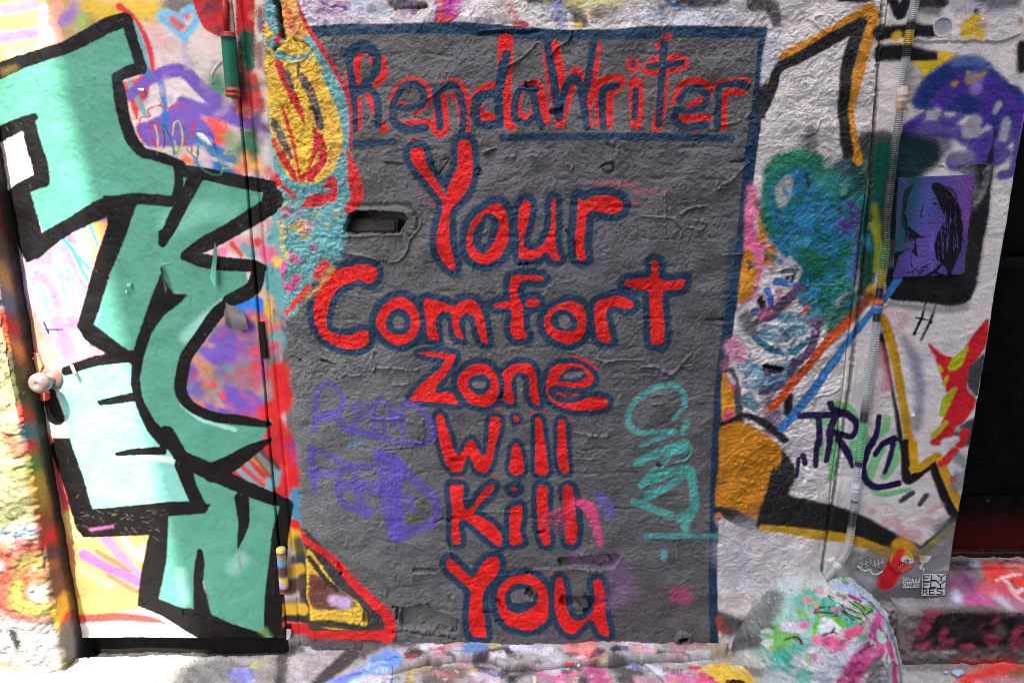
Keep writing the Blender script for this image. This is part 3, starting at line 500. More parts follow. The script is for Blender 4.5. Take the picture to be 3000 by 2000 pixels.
# frame strip
st('A','1590,0,130 1590,200,120', 0, (176,32,36), .006); st('A','1600,240,110 1600,420,110', 0, (26,72,58), .015); st('A','1590,330,50 1590,400,60', 0, (24,84,70), .02); st('A','1590,520,110 1600,700,120', 0, (170,44,56), .03); st('A','1650,500,50 1680,700,60', 0, (196,60,60), .02)
st('A','1680,300,60 1690,420,40', 0, (110,60,50), .02,.8); st('A','1560,480,30 1600,560,40', 0, (40,90,70), .02,.8); st('A','1690,60,40 1700,180,40', 0, (70,66,70), .02, .9)
st('A','1660,780,80 1680,840,60', 0, (120,84,150), .03); st('A','1640,900,90 1650,970,90', 0, (60,110,84), .03); st('A','1720,900,60 1740,1100,70', 0, (190,184,184), .03,.8); st('A','1740,1120,40', 0, (200,80,60), .02,.8)
# background right of the big mint shapes
st('B','1700,100,120 1740,180,110', 0, (196,160,156), .02); st('B','1520,260,110 1620,260,90', 0, (206,150,150), .02); st('B','1590,290,60 1640,330,50', 0, (110,160,160), .012); st('B','1510,260,26 1570,330,26',0,(206,60,60),.008); st('B','1680,250,60', 0, (206,66,70), .015)
st('B','1450,310,60 1400,330,40', 0, (226,120,150), .012); st('B','1740,320,110 1760,360,100', 0, (214,100,140), .02); st('B','1800,380,60', 0, (226,190,80), .015); st('B','1760,240,60 1790,150,50',0,PTEAL,.02); st('B','1740,450,110 1780,520,120 1790,700,90', 0, (96,160,158), .02)
st('B','1640,560,60 1700,600,60', 0, (206,170,130), .02)
pg('B','1480,630 1560,605 1700,620 1720,720 1640,740 1560,700', (44,122,206), .006)
pg('B','1240,980 1480,680 1560,800 1700,720 1800,700 1830,950 1760,1568 1480,1400 1240,1330 1200,1180', (150,120,130), .02)
st('B','1740,650,40 1750,760,50 1740,840,40', 0, (222,180,60), .012); st('B','1640,740,80 1720,780,60', 0, (214,90,130), .02); st('B','1660,760,40 1680,850,50', 0, (190,150,50), .015); st('B','1780,820,60', 0, (216,90,130), .02,.9); st('B','1760,620,40 1800,760,30', 0, (200,150,110), .015,.8); st('B','1820,880,60 1780,900,90', 0, PTEAL, .02)
pg('B','1290,960 1400,840 1500,780 1640,760 1680,850 1620,1010 1500,1080 1420,1060 1340,1020', DPUR, .012)
st('B','1260,1080,70 1230,1180,90 1260,1240,110 1290,1180,80', 0, DPUR, .012); st('B','1500,1260,130 1600,1300,150 1680,1300,90 1460,1220,80', 0, DPUR, .015)
st('B','1260,1000,60 1330,1080,80', 0, (190,130,100), .02,.8); st('B','1350,1100,60 1400,1130,70', 0, (150,120,100), .02); st('B','1400,1210,80 1440,1280,50', 0, (220,72,64), .015); st('B','1340,1200,60 1380,1240,50', 0, (206,110,70), .02,.8)
st('B','1480,1120,110 1620,1080,110 1700,1150,90', 0, (112,120,130), .03,.9); st('B','1680,1070,90 1740,1120,60', 0, (200,70,60), .02); st('B','1650,960,60 1740,970,80 1800,940,60', 0, (206,70,80), .02,.9); st('B','1780,1080,60 1780,1000,50', 0, (60,120,100), .02)
st('B','1330,1320,30 1480,1370,40 1600,1380,50', 0, DPUR, .008); st('B','1400,1260,20 1450,1330,20', 0, (100,170,160), .006); st('B','1250,1290,50 1320,1320,30',0,(210,110,90),.015,.8)
st('B','1820,1100,110 1840,1300,120 1760,1380,120 1800,1500,140', 0, (206,44,44), .03); st('B','1700,1380,90 1600,1400,60', 0, (206,50,50), .02,.8)
# rays below
pg('C','1480,200 1640,60 1800,-40 1900,-40 1960,250 1840,420 1700,320', (190,44,50), .02)
for t,cc in (('1590,130,40 1760,330,40',(96,160,160)),('1540,160,36 1700,310,40',(96,160,160)),('1640,90,30 1790,220,40',(200,160,70)),('1680,70,40 1800,200,50',(96,130,130)),('1840,190,60 1780,260,80 1720,320,60',(100,162,164)),('1700,50,24 1820,180,20',(70,52,50)),('1650,80,14 1770,230,16',(90,60,50)),('1560,140,26 1720,280,26',(200,40,50)),('1900,90,110 1870,260,90',(206,40,44))):
    st('C', t, 0, cc, .012, .9)
st('C','1470,220,40 1500,240,40', 0, (206,160,70), .02,.8); st('C','1930,340,60 1920,460,70 1950,500,60', 0, (70,130,160), .02); st('C','1900,30,60 1940,130,40',0,(120,60,130),.03,.6)
st('C','1860,520,60 1930,560,70 1980,590,60', 0, (206,36,40), .008)
st('C','1840,1110,110 1960,1110,90', 0, (214,170,52), .01); st('C','1870,610,90 1920,640,110 1950,700,90', 0, (206,164,50), .015); st('C','1950,660,60 1960,760,60 1930,790,60', 0, (44,60,60), .02,.9); st('C','1900,860,60 1960,840,60', 0, (206,164,46), .015)
st('C','1880,960,110 1950,940,80', 0, (96,66,54), .02,.95); st('C','1860,1060,30 1960,1050,30', 0, (110,100,90), .015,.7); st('C','1850,1170,50 1960,1170,50', 0, (46,42,42), .012); st('C','1860,1230,80 1980,1240,80', 0, (200,36,38), .012); st('C','1900,1280,30 1700,1290,30 1980,1300,60', 0, (110,104,104), .02,.8)
# sunlit field left of the diagonal: pale pink with sea-blue lines
pg('B','-20,130 60,180 155,385 330,270 560,120 700,80 620,330 560,540 500,760 500,850 680,985 400,1060 220,980 130,640 60,300', (164,132,152), .02)
for t,w,cc in (('300,300,60 350,450,50 420,640,50 470,800,60',0,(180,112,164)),('420,200,50 480,400,60 520,560,50',0,(176,106,156)),('230,330,70 280,480,60 330,640,60 350,800,90 400,930,110',0,(160,116,176)),('480,300,40 540,480,40',0,(236,200,160)),('430,420,30 500,560,40',0,(104,164,180)),('250,560,60 300,700,70',0,(110,170,182)),('160,700,60 200,820,80 240,900,70',0,(184,136,84)),('350,330,40 380,500,50 430,700,40',0,(108,168,182)),('180,420,24 160,520,26 200,650,24 260,750,24 330,860,24',0,(196,176,214)),('230,410,24 300,440,24 350,520,24',0,(196,176,214)),('490,860,60 530,960,60',0,(232,180,216)),('560,850,40 540,900,30',0,(180,220,220))):
    st('B', t, 0, cc, .02, .8)
pg('B','560,125 690,120 665,180 620,330 590,400 570,250', (232,170,106), .012); st('B','520,200,60 550,330,50',0,(232,150,190),.02,.8)
st('B','390,215,30 470,320,30 520,430,24 560,500,20', 0, (70,186,216), .005); st('B','500,350,20 570,420,20', 0, (70,186,216), .005); st('B','570,130,24 620,270,20', 0, (80,186,216), .005)
st('B','270,780,12 300,850,12', 0, (34,36,90), .003); st('B','285,825,10 390,825,8', 0, (34,36,90), .003)
st('B','240,930,60 330,980,90 270,1060,60', 0, (222,150,130), .025,.9); st('B','200,960,60 240,1080,60',0,(226,110,90),.02)
# lower left of the door
pg('C','290,-60 340,-20 500,560 550,620 960,610 900,1000 880,1090 480,1150 440,800 380,400', (206,136,84), .012)
st('C','290,-20,50 370,200,60 420,440,50', 0, (206,80,84), .012); st('C','440,480,50 470,600,70 620,640,40', 0, (230,206,120), .02)
st('C','540,740,70 700,830,60 900,920,70', 0, (200,90,176), .008); st('C','690,650,70 770,740,60 860,840,50 900,880,40', 0, (206,110,186), .01); st('C','620,720,30 740,790,30 830,850,24', 0, (150,100,70), .006); st('C','700,880,30 880,980,30', 0, (140,100,76), .008)
st('C','800,640,40 900,760,60 930,700,60', 0, (232,208,140), .015); st('C','500,820,40 700,940,50', 0, (232,196,120), .02,.8)
st('C','480,1080,110 700,1070,110 870,1050,100', 0, (222,190,90), .012); st('C','500,1170,60 760,1150,56 960,1170,50 1060,1200,40', 0, (206,66,62), .012)
pg('C','500,1200 1180,1210 1300,1290 520,1290', (208,202,200), .015); st('C','560,1230,50 800,1240,50',0,(220,210,206),.03)
# ---- mint letter bodies
c.mottle('B',1230,700,1800,1400,60,[DPUR,(200,70,80),(110,150,150),(206,140,100),(90,110,110),(190,90,140)],20,70,.6,.015)
c.mottle('A',900,300,1500,1100,24,[DPUR,(206,180,172),(60,110,170),(150,130,130)],20,60,.4,.015)
c.mottle('A',1560,0,1740,1150,26,[(150,40,44),(30,80,66),(70,60,60),(200,120,80),(110,80,130)],16,50,.6,.015)
c.grow = .006
M1='0,480 270,370 560,240 800,150 890,430 740,500 790,760 870,980 1160,1090 1150,1330 900,1330 650,1390 290,1560 150,1230 290,1170 210,760 0,860 -60,860 -60,480'
pg('A', M1, MINT, .004, 1, False)
pg('B','870,0 1140,20 1190,-190 1320,-170 1720,-60 1480,160 1200,290 1170,350 1260,400 1420,430 1590,450 1600,500 1480,620 1400,720 1250,850 1160,1000 1130,1240 1230,1340 1400,1430 1760,1440 1720,1500 1640,1600 1400,1760 1250,1640 1100,1500 980,1450 860,1250 850,1000 600,790 650,650', MINT, .004, 1, False)
c.grow = 0.
st('B','600,790,30 620,750,30', 0, (110,190,226), .01); st('B','640,680,20 610,770,20', 0, (110,190,226), .01)
c.grow = .006
pg('B','400,1110 620,1070 780,1010 850,1060 870,1300 960,1480 1060,1600 1160,1710 1250,1960 590,2010 540,1830 440,1500 380,1200', (126,192,180), .004, 1, False)
pg('C','1090,480 1250,460 1340,455 1270,410 1170,130 1500,230 1600,300 1545,450 1560,690 1620,550 1600,300 1820,370 1840,440 1790,640 1740,900 1740,1100 1750,1260 1500,1190 1380,1140 1360,1040 1330,880 1300,730 1265,800 1260,930 1260,1120 1000,1060 1040,880', MINT, .004, 1, False)
c.grow = 0.
st('B','1200,880,60 1300,780,60 1460,650,50', 0, MINTL, .02, .8); st('B','1180,1320,24 1300,1410,30 1530,1485,26', 0, MINTL, .006,.9); st('B','1100,130,110 1300,60,120 1500,60,90', 0, (122,190,166), .05,.6)
st('C','750,110,20 950,95,26 1160,125,36', 0, (214,228,224), .012,.85); st('A','500,1200,200 700,1250,160',0,(92,166,144),.06,.5)
st('C','1180,860,70 1200,1040,60', 0, (136,190,174), .02,.6); st('C','1520,830,80 1580,760,70', 0, (132,184,170), .03,.7); st('C','1560,760,14 1570,830,14',0,(120,96,110),.01,.6)
# ---- black outlines
for f, t in (('A','-40,470,100 120,400,84 400,310,80 560,230,95 700,155,95 815,125,90'),('A','815,125,84 860,280,76 910,445,76'),('A','910,440,76 830,465,76 745,505,60'),('A','750,510,66 775,640,86 800,780,86 850,920,86 920,1000,76'),('A','920,1000,66 1050,1035,70 1175,1080,60'),
  ('A','-40,890,90 100,820,86 205,765,44'),('A','165,800,90 200,950,104 240,1080,110 255,1180,104'),('A','250,1180,90 120,1240,84 60,1290,84'),
  ('A','560,1420,86 700,1345,86 860,1305,74 1120,1325,76'),('A','1150,1090,60 1160,1200,60 1140,1330,72'),('A','1280,1150,96 1180,1340,84 1110,1480,84 1050,1600,50'),('B','1060,200,70 1040,260,30'),
  ('A','1180,1120,86 1350,1145,80 1550,1190,90 1760,1230,90'),('B','1780,-40,150 1740,20,120 1500,170,100 1350,250,100 1210,330,60 1185,345,30'),('B','1200,345,50 1300,365,90 1450,390,90 1650,405,80 1700,420,60'),
  ('B','1680,430,80 1660,530,96 1600,585,96 1490,635,80'),('B','1490,640,60 1400,730,84 1300,870,78 1210,1000,78 1185,1100,80 1170,1230,80 1240,1330,76 1400,1400,70 1600,1425,66 1750,1450,40'),
  ('C','1760,-15,26 1640,50,80 1500,140,110 1380,200,130'),('C','1080,-60,100 1180,90,100 1300,160,120 1450,230,110 1600,300,104 1750,360,90 1880,420,60'),('C','1190,150,110 1230,280,90 1290,410,90'),
  ('B','410,1100,56 600,1035,66 850,1000,80'),('B','300,1240,90 350,1400,110'),('C','380,50,130 470,300,120 540,500,120'),('B','640,1308,36 740,1290,50 880,1265,60'),('C','755,78,26 850,65,44 1050,55,56'),
  ('C','1575,370,90 1590,520,70 1570,620,40 1553,690,10'),('C','1870,420,80 1830,600,100 1810,800,104 1790,1000,110 1780,1270,110'),('C','1300,715,30 1300,800,60 1290,950,60 1320,1150,110')):
    st(f, t, 0, BLK, .0035)
pg('B','20,-20 30,120 90,270 155,385 240,350 330,270 450,190 570,130 700,80 700,-60 600,-20 450,80 290,165 255,190 200,0 170,-120 60,-80', BLK, .004, 1, False)
pg('B','660,-60 690,130 620,330 560,540 500,760 485,800 540,890 680,985 780,1010 850,1060 890,1010 860,990 600,790 640,680 690,500 770,300 820,170 880,0 860,-60', BLK, .004, 1, False)
pg('B','1045,450 1090,540 1130,590 1215,590 1180,640 1060,730 980,850 930,1000 900,1150 920,1280 1000,1430 1130,1568 1160,1640 1040,1600 950,1490 880,1330 843,1200 845,1060 870,930 930,750 990,580', BLK, .004, 1, False)
pg('C','330,-30 440,-30 520,200 590,440 760,425 1100,390 1250,388 1370,408 1335,465 1090,485 1080,760 1055,900 1028,1030 1190,1092 1262,1095 1270,930 1300,900 1345,1000 1370,1130 1500,1190 1750,1265 1900,1200 1900,1295 1300,1290 1190,1230 1050,1140 885,1080 905,900 960,612 530,628 480,560 430,380 380,150', BLK, .005, 1, False)
st('C','580,575,14 720,555,12', 0, (170,90,150), .01,.7); st('C','1720,1240,40 1750,1280,30', 0, (110,150,90), .02,.8); st('A','0,470,30 80,440,24', 0, (110,92,50), .02,.6)
for q in range(46):      # scuffs and scratches on the black paint
    x, y = random.uniform(480, 1060), random.uniform(430, 620); a = random.uniform(-.6, .9); l = random.uniform(10, 60)
    st('C', '%f,%f %f,%f' % (x, y, x+l*math.cos(a), y+l*math.sin(a)), random.uniform(1.5, 3), (110,104,98), .002, .5, False)
for q in range(520):     # grit, pinholes and scuffs over the door
    f_ = random.choice('ABC'); x, y = random.uniform(0, 1700), random.uniform(60, 1500); a = random.uniform(0, 3.1); l = random.choice([0, 0, 0, 6, 25])
    st(f_, '%f,%f %f,%f' % (x, y, x+l*math.cos(a), y+l*math.sin(a)), random.uniform(2, 5), random.choice([(96,88,82),(40,36,34),(150,140,132),(70,110,100)]), .0015, random.uniform(.2, .5), False)
# thin marker scrawl in rainbow colours
for t, cc in (('970,760 950,720 1000,695 1040,690 1080,715 1130,690 1180,688 1210,715 1215,740',(190,34,44)),('960,765 910,770 895,820 890,860 910,900 945,920',(190,40,60)),('1040,885 1020,820 990,800 972,820 980,880 1000,950 1025,965 1040,940',(190,30,40)),('1000,820 1020,900 1020,960',(196,180,40)),
              ('1060,970 1065,900 1050,810 1100,900 1130,1010',(30,60,130)),('1040,800 1080,880 1140,1000 1160,980',(70,130,70)),('1120,880 1130,810 1160,795 1180,850 1185,930 1160,1000 1130,920',(180,190,40)),('1190,960 1240,860 1255,800 1245,1000',(196,36,40)),
              ('1300,780 1340,775 1430,780 1470,810 1475,850 1440,880',(222,90,50)),('1280,860 1330,870 1370,920 1410,985 1380,900 1360,870',(30,60,150)),('1280,890 1340,950 1400,1010 1450,1100 1440,1130',(90,150,60)),('1430,890 1490,885 1530,910 1530,960 1460,1005 1530,1010 1550,1060 1520,1100 1450,1105',(150,170,60)),('1210,980 1280,1040 1290,960 1280,1060 1330,1120 1400,1150 1440,1140',(40,110,80))):
    st('A', t, 9, cc, .0025, .9)
# ================================================================== relief of the walls
def wrinkles(h, w, px, lo, hi, seed, wid, ax=1., ay=1.):
    n = fftnoise(h, w, px, lo, hi, seed, ax, ay); gy, gx = np.gradient(n, px); g = np.hypot(gx, gy)+1.
    return np.exp(-(n/g/wid)**2)
X = cw.u0+cw.px*np.arange(cw.w); Z = cw.v0+cw.px*np.arange(cw.h); X2, Z2 = np.meshgrid(X, Z)
hh, ww, px = cw.h, cw.w, cw.px
isdoor = (X2 < -.805); isframe = (X2 >= -.805) & (X2 < -.715); ispier = X2 > 1.06; iswall = ~(isdoor | isframe | ispier)
grain = fftnoise(hh, ww, px, .0022, .008, 21); grain2 = fftnoise(hh, ww, px, .004, .03, 22, 1, 1, 1.3)
grain = np.clip(grain-.55, 0, 2.2)**1.2*1.5
lump = fftnoise(hh, ww, px, .02, .07, 23); und = fftnoise(hh, ww, px, .12, .6, 24)
drop = np.clip(fftnoise(hh, ww, px, .005, .011, 25)-1.9, 0, 1.2)
m1 = sstep(.5, 1.3, fftnoise(hh, ww, px, .06, .3, 26)); m2 = sstep(.6, 1.4, fftnoise(hh, ww, px, .06, .3, 27))
wr = wrinkles(hh, ww, px, .03, .12, 28, .0022)*m1 + .8*wrinkles(hh, ww, px, .02, .08, 29, .0018)*m2
fl = sstep(.95, 1.02, fftnoise(hh, ww, px, .018, .16, 30, 1, 1.2)+.25*grain2*.5) + sstep(1.25, 1.31, fftnoise(hh, ww, px, .015, .12, 31))*.8
frac = fftnoise(hh, ww, px, .003, .2, 50, 1, 1, 1.7)
course = -np.exp(-(((Z2+.004*und) % .0865-.043)/.006)**2)*sstep(-.2, 1.2, fftnoise(hh, ww, px, .03, .3, 55))*(X2 < .72)
Hw = .0030*und+.0003*lump+.00095*grain+.00040*grain2+.0008*frac+.0024*drop+.0032*course+.0013*wr+.0014*fl
low = sstep(.7, .1, Z2)*sstep(-.75, -.5, X2)*sstep(.35, .0, X2)
Hw += low*(.0014*fftnoise(hh, ww, px, .003, .06, 33, 1, 1, 1.4)*sstep(-.3, 1, fftnoise(hh, ww, px, .06, .2, 34)))
# crusty thick paint right of the panel
crust = sstep(.70, .78, X2)*sstep(1.06, .98, X2)*sstep(1.35, 1.15, Z2)*sstep(.35, .6, Z2)
Hw += crust*(.0013*fftnoise(hh, ww, px, .003, .08, 35, 1, 1, 1.3)+.0006*wrinkles(hh, ww, px, .02, .07, 36, .003)+.0012*sstep(.3, .38, fftnoise(hh, ww, px, .02, .1, 37)))
left = sstep(-.45, -.5, X2)*sstep(.9, 1.0, Z2); Hw += left*(.0011*fftnoise(hh, ww, px, .003, .06, 38, 1, 1, 1.3)+.0006*wrinkles(hh, ww, px, .02, .06, 39, .0025))
Hp = .0015*und+.00055*grain+.0002*grain2+.0005*drop+.0004*lump
Hd = .0012*und+.00008*grain+.0001*grain2+.0004*frac+.0014*np.clip(drop-.15, 0, 1)+.00025*lump+.0006*wrinkles(hh, ww, px, .05, .25, 40, .0016)*sstep(.7, 1.2, fftnoise(hh, ww, px, .06, .3, 41))
Hd += sstep(.9, .2, Z2)*(.0007*np.clip(fftnoise(hh, ww, px, .006, .014, 42)-1.4, 0, 2))
c.H = (Hw*iswall+Hp*ispier+Hd*(isdoor | isframe)).astype(np.float32)
rs0 = c.rise
def rs(f, t, w, h, soft=.003, poly=False, smooth=True, m=False): rs0(f, t, w, h*(2.5 if f in 'GHIJKLNOQRY' and not (f == 'I' and h < -.05) else 1.2), soft*.6, poly, smooth, m)
# brick niche and the patch under it
rs('I','575,395 590,350 615,290 650,270 930,275 990,300 985,330 940,400 900,412 600,412',0,-.080,.003,True,True)
rs('I','640,235 980,225 1060,300 1060,400',14,-.003,.012); rs('I','555,430 640,425 960,415 1000,430 1005,500 960,570 900,600 800,580 700,560 560,540',0,.002,.004,True)
rs('I','560,435,14 700,425,12 960,415,10',0,.003,.003); rs('I','560,540,8 680,555,9 800,585,9 900,605,12 960,575,12 990,520,8 1010,450,8 1070,380,9 1080,300,8 1040,250,8',0,.003,.003)
for t, w, h in (('H:720,240 690,310 600,370 560,430',14,.003),('H:440,340 380,410 290,480 220,510',14,.003),('H:10,260 160,250 330,255 470,235',14,-.004),('H:20,240 200,225 400,230',10,.002),('H:1380,640 1400,560',8,.001),
   ('H:2090,870 2000,930 1880,960',8,.0022),('H:1950,1240 2040,1235',16,-.003),('H:2080,1240 1980,1330 1900,1400 1840,1440',8,.0022),('H:40,1170 110,1145',14,.003),('H:1000,1110 1040,1130',16,-.003),('H:940,1280 1000,1250 1050,1290 990,1330 940,1280',10,-.003),('H:570,860 640,850',40,-.006),('H:380,650 440,645',40,-.006),('H:320,680 460,690',9,.003),
   ('G:280,10 300,100 320,200 350,290',40,-.010),('G:430,300 500,330 540,360',10,-.006),('G:270,380 330,340',18,-.006),('G:310,360 360,470 470,470 520,430',9,.0025),('G:390,870 370,830 410,790',12,-.003),('G:380,1040 420,1070 500,1110',8,-.003),('G:560,830 590,850 600,920',10,-.003),('G:440,760 500,750 540,800',9,-.003),
   ('G:640,20 700,60 760,50 830,80',9,-.003),('G:1200,70 1330,60 1440,60',14,-.004),('G:1140,1250 1260,1260',16,-.004),('G:1590,640 1500,720 1440,760',7,.0022),('G:860,930 960,900 1090,940 1130,920',7,.0022),('G:660,1120 690,1150 650,1180 610,1180',9,.003),
   ('N:370,220 420,240 470,250',26,-.008),('N:960,110 940,200 980,260 950,350',20,.003),('N:1010,300 1250,310 1380,340 1470,320',14,.004),('N:640,370 700,390 800,380',16,.003),('N:960,880 1060,900 1180,890 1280,880 1400,920',9,.003),('N:1520,900 1530,1000 1520,1160 1460,1160',8,.003),('N:1180,490 1260,500 1360,480',16,.003),
   ('N:1080,1260 1260,1240 1420,1230',9,-.003),('N:0,180 100,190 160,270',10,-.004),('N:1640,1170 1680,1120',9,.003),('O:1060,790 1040,840',24,-.006),('O:1740,300 1880,330',8,.002),('O:2110,390 2290,440 2350,400',8,.0022),('O:1830,1220 2000,1260 2250,1290 2300,1230',9,.0025),('O:1560,900 1640,930',12,-.003),('O:1700,1300 1725,1310',16,-.004),
   ('Q:240,120 300,40 450,0',9,.0022),('Q:700,100 800,80 940,110 960,160 900,200 780,190 690,160',9,.002),('Q:1130,100 1200,110 1300,100 1280,140 1180,140',12,-.003),('Q:930,240 970,230 1080,210',12,.003),('Q:80,870 160,880 290,890 310,850 360,840',9,.003),('Q:1060,1190 1200,1170 1280,1080 1270,990',9,.0022),('Q:890,1225 930,1240',26,-.010),('Q:820,440 900,400 960,500 820,520',9,.002),('Q:1650,560 1850,530 1880,500',8,.0012),
   ('Y:165,965 250,955 330,970',26,-.007),('Y:170,985 250,990 340,985',10,.002),('Y:0,1250 120,1255 200,1240 270,1235 330,1290 420,1320 500,1345',14,-.009),('Y:340,1420 420,1430 500,1430',22,-.009),('Y:40,1270 30,1340',20,-.008),('Y:0,1450 100,1430 220,1460 400,1470 480,1490',14,-.006),('Y:440,770 450,830 470,880',8,-.003),('Y:330,600 400,570 440,590',14,-.005),('Y:460,570 500,560',20,-.006),('Y:1120,680 1160,670',24,-.008),
   ('Y:1040,985 1070,985',26,-.008),('Y:700,1295 770,1290',20,-.008),('Y:800,1355 840,1355',16,-.006),('Y:800,1200 850,1260',20,-.006),('Y:1120,1285 1150,1285',14,-.006),('Y:460,120 520,125',26,-.006),('Y:740,1000 900,1000 1100,960 1300,965 1600,965',6,.002),('Y:1020,940 1020,1000',6,-.002),('Y:650,520 900,520 1000,520',6,.002),
   ('J:430,470 420,560',30,-.003),('J:340,370 420,490',5,-.003),('J:1110,285 1180,245 1290,230',14,.0035),('J:1060,310 1110,380 1100,450',8,.003),('J:1150,370 1230,390 1270,340 1210,330',10,.003),('J:1000,120 1005,260 1000,400',8,.002),('J:850,300 1040,310',8,.002),('J:1280,975 1390,975',16,-.006),('J:600,1250 700,1240 850,1240',7,.002),('J:1480,20 1430,80 1350,130',9,.003),('J:1380,550 1510,550',8,.002),
   ('J:1180,1190 1060,1330 990,1310',9,.0028),('J:860,1285 950,1290 1060,1350 990,1355',8,.0028),('J:1090,1290 1190,1290 1150,1310',10,.003),('J:45,615 100,612',10,-.006),('R:390,430 420,500 450,540 500,470 560,380 490,400 400,420',10,-.0028),('R:800,500 850,480 870,540 820,540',12,-.0035),('R:1240,1415 1320,1415',10,-.005),('R:890,1110 920,1100',20,.002),('R:900,320 1000,280',14,.003),
   ('R:2050,450 2150,430 2160,490 2070,520',10,-.0028),('R:1090,380 1120,360 1150,400 1190,350',9,.003),('R:1320,380 1360,350 1400,380',9,.003),('R:1700,440 1760,440 1740,500',8,.003),('L:1080,650 1090,760 1110,820',10,.002),('L:680,425 800,430',8,-.003),('L:400,90 500,100 540,90',8,.002),('L:160,1010 110,960',40,-.006),
   ('D:590,100 640,150 720,220 770,150 720,100 640,110',8,.003),('D:510,290 520,200 590,100',8,-.002),('D:640,520 580,500 550,540',8,-.002),('D:680,770 640,870 560,880',10,.003),('D:780,770 850,730 890,720',8,.002),('D:1430,200 1430,200',2,.0),('F:1745,0 1745,1',1,0),('F:440,680 470,660 450,620',10,-.004),
   ('E:440,440 520,440 500,500',24,-.014),('E:310,1060 430,1080',20,-.010),('E:600,680 680,600 660,500 700,530 820,520',9,.0025),('E:800,1160 780,1220 640,1260',10,.003),('E:190,760 0,730',4,0),('F:400,990 390,1060 330,1100',12,-.006),('F:560,920 460,940 440,1000 400,1060 330,1120 240,1180',10,.004),('F:200,1210 260,1300',6,.0)):
    rs(t[0], t[2:], w, h, .0025)
# holes in the letters of the last word
rs('Y','1280,1190 1310,1160 1380,1160 1450,1170 1480,1150 1540,1170 1600,1190 1640,1200 1600,1230 1560,1250 1530,1290 1480,1300 1440,1240 1380,1230 1350,1250 1290,1240',0,-.012,.004,True); rs('Y','1440,1210 1490,1200 1510,1260 1470,1280',0,.006,.008,True)
rs('Y','1010,1140 1040,1120 1075,1140 1070,1190 1040,1170',0,-.008,.003,True); rs('Y','1270,880 1420,860 1600,850 1720,850 1735,890 1690,950 1610,955 1500,930 1380,930 1290,940',0,-.011,.004,True); rs('Y','1330,950,8 1600,960,10 1700,940,10 1760,860,8',0,.003,.003)
rs('Y','1560,870 1640,860 1670,910 1580,930',0,.005,.006,True)
rs('Y','1500,920,300 1500,921,300',0,0,.003)
# brick courses laid bare low on the panel
rs('Y','60,1285 120,1260 280,1250 330,1300 500,1350 500,1410 80,1400',0,-.010,.004,True)
rs('K','600,1100 640,1130 620,1180 590,1160',0,-.010,.003,True); rs('K','425,800 450,840 440,860',14,-.006,.003)
rs('K','740,1100,14 800,1190,14 790,1290,12',0,.0,.003)
# vent pipe mouth
rs0('P','2004,1876',34,-.03,.002)
rs('L','1100,1225 1170,1250 1170,1310 1100,1320 1075,1280',0,.006,.010,True)
# vertical seam between wall and pier
rs('P','2589,-60 2540,700 2480,1200 2404,1712',9,-.007,.003,smooth=False); rs('P','2597,-60 2548,700 2488,1200 2412,1712',8,.0005,.003,smooth=False); rs('P','2578,-60 2529,700 2469,1200',8,.0005,.003,smooth=False)
cdirt = lambda f,t,w,cc=(40,36,34),a=.8: c.st(f,t,w,cc,.004,a)
cdirt('P','2589,-60 2540,700 2480,1200 2404,1712',7,(50,44,42),.7)
# loose edge of the big pale sheet at the top of the pier, round lid bulge, curling film above the poster
rs('D','1290,-60 1990,-60 1990,230 1870,272 1300,275',0,.0035,.0025,True,False)
rs('S','590,115,8 800,118,6 1240,130,8 1190,330,8',0,.002,.003); rs('S','1190,160,40 1150,400,40 1060,540,20',0,.006,.010)
FL2 = 0
# door: peeled lips, long fissure, seam at the lower hinge
for t,w,h in (('B:660,120 720,280 830,490 930,760',5,.0016),('B:960,820 1010,960 1060,1070',5,.0014),('B:1050,400 1110,385',8,.002),('B:1090,500 1150,590 1230,600 1230,650',8,.002),('C:900,880 960,900 1030,920',5,-.003),('C:900,1030 930,1070 1020,1000',6,-.003),('C:1190,1100 1200,1140 1300,1140 1340,1160',9,-.004),('C:640,1140 600,1220',5,-.002),
              ('C:1310,1140 1370,1160 1600,1220',9,.002),('C:1780,640 1800,800 1790,1000',6,.0018),('B:1470,1000 1460,930 1500,910 1590,960',6,.0012),('B:1290,1010 1310,1060 1380,1080',5,.0012),('B:1560,1260 1680,1300',6,.001),('A:1450,390 1380,480 1385,540',7,.0025),('A:600,300 590,700 610,810',7,.0010),('A:500,560 530,570',6,.001),('A:560,0 540,160',5,.001),
              ('C:480,480 540,440 600,520 560,570 480,540',8,-.001),('C:850,1150 860,1180',8,-.003),('C:1150,760 1200,880 1200,1090',8,.0012),('B:1460,720 1540,740',5,.001),('B:1730,100 1760,1568',8,-.001),('A:1730,1160 1740,1568',9,.0014),('B:1750,-50 1770,600 1800,1100',7,.0010),('V:430,730 470,760 440,800',12,.002)):
    rs(t[0], t[2:], w, h, .0022)
rs('C','1750,1290 1880,1300 1910,1240 1870,1280',0,.002,.003,True)

